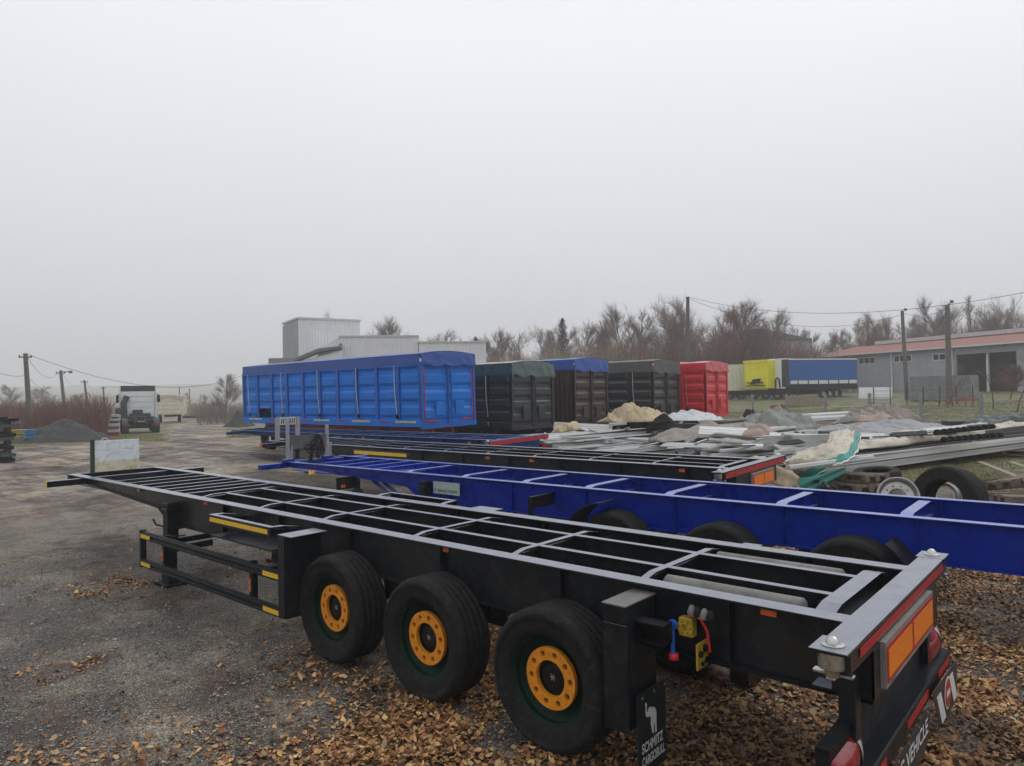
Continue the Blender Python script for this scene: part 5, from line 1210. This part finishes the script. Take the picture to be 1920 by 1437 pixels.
boards(14, a7, b7, .8, 5, GB+' back', 'long aluminium board at the back below the black tippers' if 0 else 'pale board in the back heap beneath the mesh fence', (0, 1, 3), (1, 1, 0), dz=.06)
boards(1, zg_(1478, 882, .95), zg_(1640, 862, 1.0), .01, 1, GB+' pole', 'single long pale pole lying across the cream and green tarpaulin', (3,), (0,), jit=0)
# stray pieces lying across the heaps
for i in range(60):
    u = rp_.random(); px = 1060+u*800; pyb = float(np.interp(px, [1060, 1300, 1500, 1860], [835, 842, 860, 822])); f_ = rp_.random(); py = pyb-6-f_*36*(1 if px < 1650 else .5); z = .88+.42*f_
    c = zg_(px, py, z); k = rp_.choice((0, 1, 1, 1, 2, 3, 3)); o = bpy.data.objects.new('scrap_strip', PM[k][rp_.choice((0, 0, 1, 2))]); C.objects.link(o); a_ = YAW-PI/2+rp_.gauss(0, .5); l_ = rp_.uniform(.5, 2.6); tl_ = rp_.gauss(0, .07)
    o.matrix_world = Matrix.Translation(c) @ Matrix.Rotation(a_, 4, 'Z') @ Matrix.Rotation(tl_, 4, 'Y') @ Matrix.Rotation(rp_.gauss(0, .6), 4, 'X') @ Matrix.Diagonal((l_, 1, 1, 1)) @ Matrix.Translation((-.5, 0, 0))
    tag(o, 'short metal strip lying askew across the scrap heap', 'metal strip', 'stray metal strips on the scrap heap')
# short dark rubble at the heap ends
for px, py, z, lb in ((1040, 838, .62, 'dark twisted scrap at the left end of the board heap'), (985, 822, .62, 'dark twisted scrap behind the navy trailer beam'), (1300, 862, .55, 'dark block scrap in front of the middle boards')):
    c = zg_(px, py, z); t = thing('scrap_bundle', lb, 'scrap', c)
    for k in range(16):
        a_ = rp_.uniform(0, 6.28); q = Vector((math.cos(a_), math.sin(a_), rp_.uniform(-.1, .35)))*rp_.uniform(.3, .9); s_ = Vector((rp_.uniform(-.7, .7), rp_.uniform(-.5, .5), rp_.uniform(-.25, .3)))
        MB().tube([s_-q*.5, s_+q*.5], rp_.uniform(.02, .06), 4).build('scrap_bar', [DKP, BLK2, ALU][k % 3], t)

# ================= tarpaulins =================
def ridged(x, y, o, seed): return 1-np.abs(2*fbm(x, y, o, seed)-1)*2.2
def billow(x, y, o, seed): return np.abs(2*fbm(x, y, o, seed)-1)*2.2
def tarp_heap(label, A, B, wd, h, m, seed, nu=110, nv=50, fold=.55, sc=1.0, name='crumpled_tarpaulin', taper=.5, peaks=7, sheet=None):
    """crumpled sheet lying from A to B, wd wide, h high: cloth tented over hidden points, with sharp valleys"""
    A = Vector(A); B = Vector(B); d = B-A; lat = Vector((0, 0, 1)).cross(d).normalized(); Lw = d.length; q = random.Random(seed)
    U, V_ = np.meshgrid(np.linspace(0, 1, nu+1), np.linspace(-1, 1, nv+1), indexing='ij')
    wv = wd*(1-taper+taper*np.sin(PI*np.clip(U, .02, .98))**.6)*(1+.5*(fbm(U*5+seed, V_*.6+seed, 3, seed)-.5))
    px_ = U*Lw*sc; py_ = V_*wd*sc
    env = (1-np.abs(V_)**4)*np.clip(np.sin(PI*U), 0, 1)**.3
    wx_ = px_+(fbm(px_*.9, py_*.9, 3, seed+50)-.5)*.7; wy_ = py_+(fbm(px_*.9+7, py_*.9, 3, seed+51)-.5)*.7
    tent = np.zeros_like(U)
    for k in range(peaks):
        cx, cy = q.uniform(.1, .9)*Lw*sc, q.uniform(-.55, .55)*wd*sc; hk = q.uniform(.5, 1.0); an = q.uniform(0, PI); st_ = q.uniform(1, 3.2); R_ = q.uniform(.6, 1.2)*wd*sc*1.5
        dx_, dy_ = wx_-cx, wy_-cy; a_ = (dx_*math.cos(an)+dy_*math.sin(an))/st_; b_ = -dx_*math.sin(an)+dy_*math.cos(an)
        tent = np.maximum(tent, hk*np.clip(1-np.sqrt(a_**2+b_**2)/R_, 0, 1)**1.5)
    f1 = billow(wx_*.8+seed, wy_*1.7, 2, seed+1); f2 = billow(wx_*2.6+seed, wy_*1.3, 2, seed+2); f3 = billow(wx_*5., wy_*5., 2, seed+3)
    z = h*env*((.05+.85*tent if peaks else .45+.0*U)+fold*(.48*f1+.40*f2+.14*f3))
    sx_ = (fbm(px_*1.2, py_*1.2, 2, seed+6)-.5)*.5; sy_ = (fbm(px_*1.2+9, py_*1.2, 2, seed+7)-.5)*.45
    X = A.x+d.x*U+lat.x*(V_*wv+sy_)+d.x/Lw*sx_; Y = A.y+d.y*U+lat.y*(V_*wv+sy_)+d.y/Lw*sx_; Z = A.z+d.z*U+z
    P = np.stack([X, Y, Z], -1).reshape(-1, 3); i = np.arange(nu)[:, None]; j = np.arange(nv)[None, :]; a = i*(nv+1)+j
    F = np.stack([a, a+nv+1, a+nv+2, a+1], -1).reshape(-1, 4)
    o = fastmesh(name, P, F, m, 4); o.data.polygons.foreach_set('use_smooth', [True]*len(o.data.polygons)); o.data.set_sharp_from_angle(angle=math.radians(30))
    s = o.modifiers.new('solid', 'SOLIDIFY'); s.thickness = .012
    return tag(o, label, 'tarpaulin')
CAN = mat('dirty_canvas', (.52, .42, .27), .8, var=.25, scale=2, dirt=(.12, .08, .05), damt=.6, bump=.2)
GTP = mat('grey_tarp', (.25, .26, .27), .55, var=.2, scale=2, dirt=(.1, .09, .08), damt=.5)
BTP = mat('brown_grey_tarp', (.27, .225, .195), .65, var=.25, scale=2, dirt=(.08, .06, .05), damt=.5)
OLT = mat('grey_olive_tarp', (.21, .215, .19), .6, var=.3, scale=2, dirt=(.05, .05, .045), damt=.5)
CRT = mat('cream_tarp', (.52, .47, .38), .6, var=.12, scale=2, dirt=(.22, .15, .09), damt=.75)
GNT = mat('green_tarp', (.02, .22, .18), .5, var=.15, scale=3, dirt=(.1, .15, .13), damt=.4)
tarp_heap('crumpled beige canvas heap in front of the black and brown tippers', dep(1138, 792, 23.3), dep(1243, 788, 23.8), .75, .34, CAN, 3, fold=1.0, sc=1.3)
tarp_heap('pale grey crumpled tarpaulin below the red tipper', dep(1245, 788, 25), dep(1345, 787, 25.5), .8, .22, mat('pale_grey_tarp', (.5, .52, .54), .5, var=.15, dirt=(.15, .15, .15), damt=.4), 5, fold=.9)
tarp_heap('small beige rag on the left boards', dep(1036, 812, 21.5), dep(1088, 804, 22), .3, .25, CAN, 6, fold=.9, nu=40, nv=20)
tarp_heap('flat brown grey tarpaulin stretched over the left boards', dep(1222, 828, 21.5), dep(1405, 803, 24), .7, .30, BTP, 8, fold=.5, sc=.7)
tarp_heap('peaked grey olive tarpaulin heap near the middle of the scrap yard', zg_(1385, 806, 1.0), zg_(1535, 806, 1.0), 1.1, .55, OLT, 11, fold=1.0, sc=1.0)
tarp_heap('pale grey tarpaulin sheet in front of the peaked olive heap', zg_(1332, 846, .8), zg_(1530, 826, .95), .8, .26, mat('light_grey_tarp', (.34, .33, .295), .6, var=.2, dirt=(.12, .1, .08), damt=.5), 14, fold=.55, sc=.8)
tarp_heap('brown and grey crumpled tarpaulin heap by the mesh fence', zg_(1590, 790, 1.0), zg_(1712, 788, 1.0), .8, .5, BTP, 17, fold=1.0, sc=1.3)
tarp_heap('smooth grey tarpaulin between the brown heap and cream roll', zg_(1505, 822, 1.0), zg_(1760, 800, 1.05), 1.0, .3, GTP, 19, fold=.9, sc=.8, peaks=4)
tarp_heap('long rolled cream tarpaulin along the right heap', zg_(1600, 842, 1.0), zg_(1950, 800, 1.15), .32, .32, CRT, 23, fold=.5, sc=1.0, nu=170, nv=30, taper=.25, peaks=0)
tarp_heap('dark green and grey tarpaulin at the right edge behind the cream roll', zg_(1790, 800, 1.1), zg_(1990, 797, 1.2), .6, .3, mat('dark_green_sheet', (.03, .055, .05), .5, var=.3, dirt=(.2, .2, .2), damt=.4), 27, fold=.6)
tarp_heap('dark crumpled sheet in the hollow of the middle heap', zg_(1440, 842, .7), zg_(1530, 838, .7), .5, .4, BLK2, 29, fold=.8)
tarp_heap('black crumpled sheet beside the red tipper', dep(1390, 789, 27.5), dep(1426, 789, 27.5), .4, .45, BLK2, 31, fold=.7, nu=40, nv=30)
tarp_heap('small rolled white cloth behind the black trailer end', zg_(1400, 866, .9), zg_(1432, 868, .9), .16, .22, CRT, 33, fold=.8, nu=30, nv=16)
PNK = mat('pinkish_brown_canvas', (.36, .27, .22), .7, var=.2, scale=2, dirt=(.12, .08, .06), damt=.6)
tarp_heap('brown cloth scrap on the near side of the peaked olive heap', zg_(1395, 822, 1.15), zg_(1450, 816, 1.2), .45, .26, PNK, 41, fold=.8, nu=50, nv=30)
tarp_heap('pinkish cloth on top of the brown heap by the fence', zg_(1612, 790, 1.25), zg_(1668, 790, 1.3), .5, .22, PNK, 42, fold=.8, nu=50, nv=30)
tarp_heap('dark grey cloth end left of the brown heap by the fence', zg_(1575, 796, 1.05), zg_(1625, 788, 1.25), .55, .35, OLT, 43, fold=.8, nu=50, nv=30)
tarp_heap('small black cloth hanging beside the beige canvas heap', dep(1228, 794, 23), dep(1262, 795, 23), .35, .25, BLK2, 46, fold=.8, nu=40, nv=20)
tarp_heap('grey sheet lying flat between the olive heap and the mesh fence', zg_(1430, 790, 1.0), zg_(1600, 788, 1.05), .7, .2, GTP, 47, fold=.6)
# cream sheet with green border, hanging over the front of the right heap
ct = thing('bordered_tarpaulin', 'cream tarpaulin with green border hanging over the right heap', 'tarpaulin', (0, 0, 0))
E0 = [zg_(1466, 872, .95), zg_(1500, 852, 1.1), zg_(1545, 838, 1.25), zg_(1560, 815, 1.45)]      # far-left edge
E1 = [zg_(1500, 905, .5), zg_(1560, 884, .85), zg_(1606, 858, 1.1), zg_(1618, 818, 1.4)]         # near-right edge
def cr(P, t):
    t = max(0, min(.9999, t))*(len(P)-1); i = int(t); f = t-i; p0, p1, p2, p3 = P[max(i-1, 0)], P[i], P[i+1], P[min(i+2, len(P)-1)]
    return .5*((2*p1)+(p2-p0)*f+(2*p0-5*p1+4*p2-p3)*f*f+(3*p1-p0-3*p2+p3)*f**3)
def csheet(u, v):
    p = cr(E0, u).lerp(cr(E1, u), v); n = float(ridged(np.array(u*5.0), np.array(v*2.6), 3, 44)); n2 = float(ridged(np.array(u*11.0), np.array(v*6.), 2, 45)); return p+Vector((.02*n2, .03*n, .07*n+.025*n2+.07*math.sin(v*PI)))
MB().grid(lambda u, v: csheet(u, v*.78), 60, 34).build('cream_sheet', CRT, ct, smooth=True, solid=.01)
MB().grid(lambda u, v: csheet(u, .78+.19*v), 60, 10).build('green_border', GNT, ct, smooth=True, solid=.01)
MB().grid(lambda u, v: csheet(u, .97+.03*v), 60, 2).build('white_hem', WHT, ct, smooth=True, solid=.01)
b = MB().grid(lambda u, v: cr([zg_(1440, 868, .9), zg_(1475, 880, .85), zg_(1500, 895, .8)], u)+Vector((.02*math.sin(9*v), 0, -.42*v)), 12, 8).build('drooping_corner', CAN, ct, smooth=True, solid=.01)
MB().grid(lambda u, v: cr([zg_(1498, 897, .78), zg_(1530, 892, .8), zg_(1585, 876, .9)], u)+Vector((.02*math.sin(9*v+u*5), 0, -.34*v*(1-u*.6))), 16, 8).build('hanging_border', GNT, ct, smooth=True, solid=.01)
# black studded rails on the cream roll
for lb, A_, B_ in (('black studded plastic rail on the right heap, upper one', zg_(1752, 812, 1.3), zg_(1865, 800, 1.42)), ('black studded plastic rail on the right heap, lower one', zg_(1765, 826, 1.12), zg_(1880, 816, 1.2))):
    t = thing('studded_rail', lb, 'rail', A_, group='black studded rails'); d = B_-A_; MB().tube([(0, 0, 0), tuple(d)], .06, 4).build('bar', BLK2, t)
    for k in range(9): c = d*((k+.5)/9); MB().lathe([(.075, -.05), (.08, .07), (.0, .09)], 8, tuple(c), 'z').build('stud', BLK2, t)
t = thing('black_slab', 'flat black slab behind the cream roll near the mesh fence', 'slab', zg_(1840, 797, 1.15)); MB().box(-1.2, 1.0, -.3, .3, 0, .16).xf(Matrix.Rotation(YAW-PI/2, 4, 'Z')).build('slab_body', mat('slab_black', (.02, .025, .025), .5), t, bevel=.02)

# ================= pallets, tyres, rim =================
PAL = mat('grey_pallet_wood', (.17, .13, .095), .85, var=.3, scale=4, dirt=(.06, .05, .04), damt=.5, stretch=(1, 5, 5))
PAL2 = mat('pale_pallet_wood', (.27, .22, .16), .85, var=.25, scale=4, dirt=(.1, .08, .06), damt=.5, stretch=(1, 5, 5))
pbm = MB().box(-.6, .6, -.05, .05, -.011, .011).mesh('deck_board', PAL); pbm2 = MB().box(-.6, .6, -.05, .05, -.011, .011).mesh('deck_board', PAL2)
pst = MB().box(-.05, .05, -.4, .4, -.011, .011).mesh('stringer_board', PAL); pbl = MB().box(-.05, .05, -.07, .07, -.039, .039).mesh('block', PAL)
def pallet(label, M_, skip=()):
    t = place(thing('wooden_pallet', label, 'pallet', group='old wooden pallets'), M_)
    def put(nm, me, loc, rz=0): o = bpy.data.objects.new(nm, me); C.objects.link(o); o.parent = t; o.location = loc; o.rotation_euler = (0, 0, rz)
    for k in range(5):
        if k not in skip: put('deck_board', (pbm, pbm2)[(k+len(label)) % 2], (0, -.35+.175*k, .133), rp_.uniform(-.02, .02))
    for x in (-.55, 0, .55):
        put('stringer_board', pst, (x, 0, .111))
        for y in (-.33, 0, .33): put('block', pbl, (x, y, .061))
    for y in (-.33, 0, .33): put('bottom_board', pbm, (0, y, .011))
    return t
def pm(px, py, z, rz, rx=0, ry=0): return Matrix.Translation(zg_(px, py, z)) @ Matrix.Rotation(rz, 4, 'Z') @ Matrix.Rotation(ry, 4, 'Y') @ Matrix.Rotation(rx, 4, 'X')
pallet('grey pallet under the green bordered tarpaulin, lower of two', pm(1590, 916, .42, -.5))
pallet('grey pallet under the green bordered tarpaulin, upper of two', pm(1596, 900, .58, -.35, .03, .04))
pallet('tilted pallet right of the big standing tyre', pm(1872, 915, .52, .55, .28, .1), (2,))
pallet('weathered pallet at the right edge, on top of the tilted one', pm(1925, 905, .68, .9, .2, .15))
pallet('broken pallet lying lowest at the right edge', pm(1950, 945, .48, .4, .05), (1,))
pallet('small far pallet at the right edge under the long heap', pm(1880, 852, .48, .2))
pallet('small far pallet at the very edge beside its twin', pm(1950, 846, .48, .1))
for k, (pa, pb, za, zb_) in enumerate((((1838, 868), (1930, 905), .62, .78), ((1895, 868), (1960, 890), .7, .75))):
    A_ = zg_(*pa, za); B_ = zg_(*pb, zb_); M_ = Matrix.Translation(A_) @ (B_-A_).to_track_quat('X', 'Z').to_matrix().to_4x4()
    tag(MB().box(0, (B_-A_).length, -.06, .06, 0, .03).xf(M_).build('loose_plank', PAL2), ['long pale plank slanting across the tilted pallets', 'shorter grey plank at the right edge above the pallets'][k], 'plank')
tag(MB().box(-.3, .3, -.1, .1, 0, .03).xf(pm(1728, 861, .55, -.3)).build('loose_plank', mat('whitish_board', (.4, .4, .38), .6)), 'short whitish board on the grass below the long heap', 'plank')
def tyre(label, M_, R=.5, W=.3, rim=False):
    t = place(thing('scrap_tyre', label, 'tyre', group='loose tyres in the scrap yard'), M_)
    h = W/2; rr = R*.57; pr_ = [(rr, h-.05), (rr+.02, h-.01), (R*.8, h), (R*.93, h-.005), (R-.01, h-.03), (R, h-.06)]
    for g in (h*.45, 0, -h*.45): pr_ += [(R, g+.007), (R-.01, g+.004), (R-.01, g-.004), (R, g-.007)]
    pr_ += [(R, -h+.06), (R*.93, -h+.005), (R*.8, -h), (rr+.02, -h+.01), (rr, -h+.05), (rr+.03, -h+.05), (R-.04, -h+.06), (R-.04, h-.06), (rr+.03, h-.05)]
    MB().lathe(pr_, 56, close=True).build('tread', RUB, t, smooth=True, auto=35)
    return t
tyre('worn tyre lying flat between the pallets and the rim', pm(1644, 893, .60, .2, PI/2-.10, .06), .47, .28)
def alurim(label, M_, R=.29):
    t = place(thing('wheel_rim', label, 'wheel rim'), M_)
    MB().lathe([(R, .1), (R+.015, .095), (R+.015, .085), (R-.02, .07), (R-.035, .02), (R-.06, -.0), (R-.065, -.1), (R-.02, -.12)], 48).build('barrel', STL, t, smooth=True, auto=40)
    holed_ring(.14, R-.055, .016, .178, -.02, .0).build('disc', ALU2, t)
    MB().lathe([(R-.055, .0), (R-.05, .03)], 40).build('disc_lip', ALU2, t)
    return t
# local y axis = wheel axis: aim it at the camera
def aim(px, py, D, yaw=0., tilt=0.):
    p = dep(px, py, D); d = (CAM-p); d.z = 0; d.normalize(); d.rotate(Matrix.Rotation(yaw, 3, 'Z')); X = d.cross(Vector((0, 0, 1)))
    return Matrix.Translation(p) @ Matrix(((X.x, d.x, 0, 0), (X.y, d.y, 0, 0), (0, 0, 1, 0), (0, 0, 0, 1))) @ Matrix.Rotation(tilt, 4, 'X')
alurim('bare aluminium wheel rim with round holes facing the camera', aim(1683, 932, 11.4, .1, .25), .30)
tyre('big worn tyre standing on edge beside the rim', aim(1779, 938, 11.6, -.55, .12), .56, .40)
alurim('second aluminium rim seen through the big standing tyre', aim(1772, 930, 12.6, -.4, .1), .24)
t = thing('scrap_bundle', 'dark metal scrap under the corner of the cream tarpaulin', 'scrap', zg_(1530, 915, .55))
for k in range(10):
    a_ = rp_.uniform(0, 6.28); q = Vector((math.cos(a_), math.sin(a_), rp_.uniform(-.1, .3)))*rp_.uniform(.2, .5); s_ = Vector((rp_.uniform(-.4, .4), rp_.uniform(-.3, .3), rp_.uniform(-.05, .15)))
    MB().tube([s_-q*.5, s_+q*.5], rp_.uniform(.02, .05), 5).build('scrap_bar', [DKP, BLK2, ALU][k % 3], t)

# ================= leaves, stones, grass (stuff) =================
rg_ = np.random.default_rng(4)
def colattr(o, cols, per):
    ca = o.data.color_attributes.new('tint', 'FLOAT_COLOR', 'POINT'); ca.data.foreach_set('color', np.repeat(np.concatenate([cols, np.ones((len(cols), 1))], 1), per, 0).astype(np.float32).ravel())
def tintmat(name, rough, spec=.3, trans=0):
    m = bpy.data.materials.new(name); m.use_nodes = True; n = m.node_tree.nodes; a = n.new('ShaderNodeVertexColor'); a.layer_name = 'tint'; b = n['Principled BSDF']
    t_ = n.new('ShaderNodeTexCoord'); q = n.new('ShaderNodeTexNoise'); q.inputs['Scale'].default_value = 60; m.node_tree.links.new(t_.outputs['Object'], q.inputs['Vector'])
    r = n.new('ShaderNodeMapRange'); r.inputs['To Min'].default_value = .6; r.inputs['To Max'].default_value = 1.4; m.node_tree.links.new(q.outputs[0], r.inputs['Value'])
    s = n.new('ShaderNodeVectorMath'); s.operation = 'SCALE'; m.node_tree.links.new(a.outputs[0], s.inputs[0]); m.node_tree.links.new(r.outputs[0], s.inputs['Scale'])
    m.node_tree.links.new(s.outputs[0], b.inputs['Base Color']); b.inputs['Roughness'].default_value = rough; b.inputs['Specular IOR Level'].default_value = spec; return m
def leaves():
    N = 1150000; x = rg_.uniform(-3.5, 13, N); y = rg_.uniform(-10.5, 4.2, N)
    # more candidates close to the camera
    dn = leaf_density(x, y); keep = rg_.random(N) < np.clip(dn*.78+.002, 0, 1); x = x[keep]; y = y[keep]; dn = dn[keep]; n = len(x)
    s = rg_.uniform(.011, .025, n)*(1+.25*(rg_.random(n) < .1)); a = rg_.uniform(0, 2*PI, n)
    z = ground_h(x, y)+.004+rg_.random(n)**2*.045*dn
    L_ = np.array([[-1, 0, 0], [-.55, .72, .28], [.35, .68, .25], [1.2, 0, .1], [.35, -.68, .25], [-.55, -.72, .28]])
    P = L_[None]*s[:, None, None]; P[:, :, 2] *= rg_.uniform(-.8, 2.2, n)[:, None]; P[:, 3, 2] += s*rg_.uniform(-.3, .9, n); P[:, :, 1] *= rg_.uniform(.7, 1.2, n)[:, None]
    tx = rg_.normal(0, .27, n); ty = rg_.normal(0, .27, n)
    zz = P[:, :, 2]+P[:, :, 0]*tx[:, None]+P[:, :, 1]*ty[:, None]; zz -= np.minimum(0, zz.min(1))[:, None]*.8
    ca_, sa = np.cos(a)[:, None], np.sin(a)[:, None]
    X = P[:, :, 0]*ca_-P[:, :, 1]*sa+x[:, None]; Y = P[:, :, 0]*sa+P[:, :, 1]*ca_+y[:, None]; Z = zz+z[:, None]
    V = np.stack([X, Y, Z], -1); b_ = (np.arange(n)*6)[:, None]; F = np.concatenate([b_+[0, 1, 2, 3], b_+[0, 3, 4, 5]], 1).reshape(-1, 4)
    o = fastmesh('fallen_leaves', V, F, tintmat('dry_leaf', .6), 4)
    pal = np.array([(.52, .28, .11), (.40, .20, .08), (.22, .10, .04), (.085, .042, .022), (.62, .40, .18), (.34, .13, .05), (.44, .30, .15)])
    w_ = np.array([.24, .2, .17, .13, .1, .08, .08]); c = pal[rg_.choice(7, n, p=w_)]*rg_.uniform(.5, 1.0, n)[:, None]*(.45+.75*sstep(.3, .62, fbm(x*1.1+5, y*1.1, 4, 91)))[:, None]
    colattr(o, c, 6); struct(o, 'stuff'); print('leaves', n)
leaves()
def stones():
    N = 150000; r_ = 2.0+11*rg_.random(N)**.8; a = YAW+rg_.uniform(-.95, .75, N); x = CAM.x+r_*np.cos(a); y = CAM.y+r_*np.sin(a); ok = leaf_density(x, y) < .5; x = x[ok]; y = y[ok]; n = len(x)
    s = rg_.uniform(.003, .0095, n)*(1+(rg_.random(n) < .02)*1.3)
    O = np.array([[1, 0, 0], [-1, .1, 0], [0, 1, 0], [0, -1, .1], [.1, 0, .8], [0, .1, -.6]]); P = O[None]*s[:, None, None]*rg_.uniform(.6, 1.3, (n, 6, 1)); a = rg_.uniform(0, 6.28, n)[:, None]
    X = P[:, :, 0]*np.cos(a)-P[:, :, 1]*np.sin(a)+x[:, None]; Y = P[:, :, 0]*np.sin(a)+P[:, :, 1]*np.cos(a)+y[:, None]; Z = P[:, :, 2]+ground_h(x, y)[:, None]+s[:, None]*.3
    F = np.array([[0, 2, 4], [2, 1, 4], [1, 3, 4], [3, 0, 4]]); F = (np.arange(n)*6)[:, None, None]+F[None]
    o = fastmesh('gravel', np.stack([X, Y, Z], -1), F.reshape(-1, 3), tintmat('gravel_stone', .75), 3)
    g = rg_.uniform(.03, .34, n)[:, None]*np.array([[1, .96, .88]])+rg_.normal(0, .006, (n, 3)); colattr(o, np.clip(g, .01, .5), 6); struct(o, 'stuff')
stones()
def grass():
    N = 420000; r_ = 10+40*rg_.random(N)**1.2; a = YAW+rg_.uniform(-.70, .70, N); x = CAM.x+r_*np.cos(a)/np.cos(a-YAW); y = CAM.y+r_*np.sin(a)/np.cos(a-YAW)
    gm = grass_mask(x, y); ok = rg_.random(N) < np.clip(gm*1.3-.2, 0, 1)*.9; x = x[ok]; y = y[ok]; r_ = r_[ok]; n = len(x)
    h = rg_.uniform(.025, .075, n)*(1+.4*(fbm(x*.6, y*.6, 3, 77)-.3)); w_ = .004+.0003*r_; a = rg_.uniform(0, 6.28, n); z = ground_h(x, y)-.01
    dx, dy = np.cos(a)*w_, np.sin(a)*w_; lx, ly = rg_.normal(0, .05, n), rg_.normal(0, .05, n)
    V = np.stack([np.stack([x-dx, y-dy, z], -1), np.stack([x+dx, y+dy, z], -1), np.stack([x+lx, y+ly, z+h], -1)], 1)
    o = fastmesh('grass', V, np.arange(n*3).reshape(-1, 3), tintmat('grass_blade', .7), 3)
    t_ = rg_.random(n)[:, None]; c = np.array([[.12, .135, .04]])*(1-t_)+np.array([[.25, .20, .10]])*t_; colattr(o, c*rg_.uniform(.7, 1.2, n)[:, None], 3); struct(o, 'stuff'); print('grass', n)
grass()
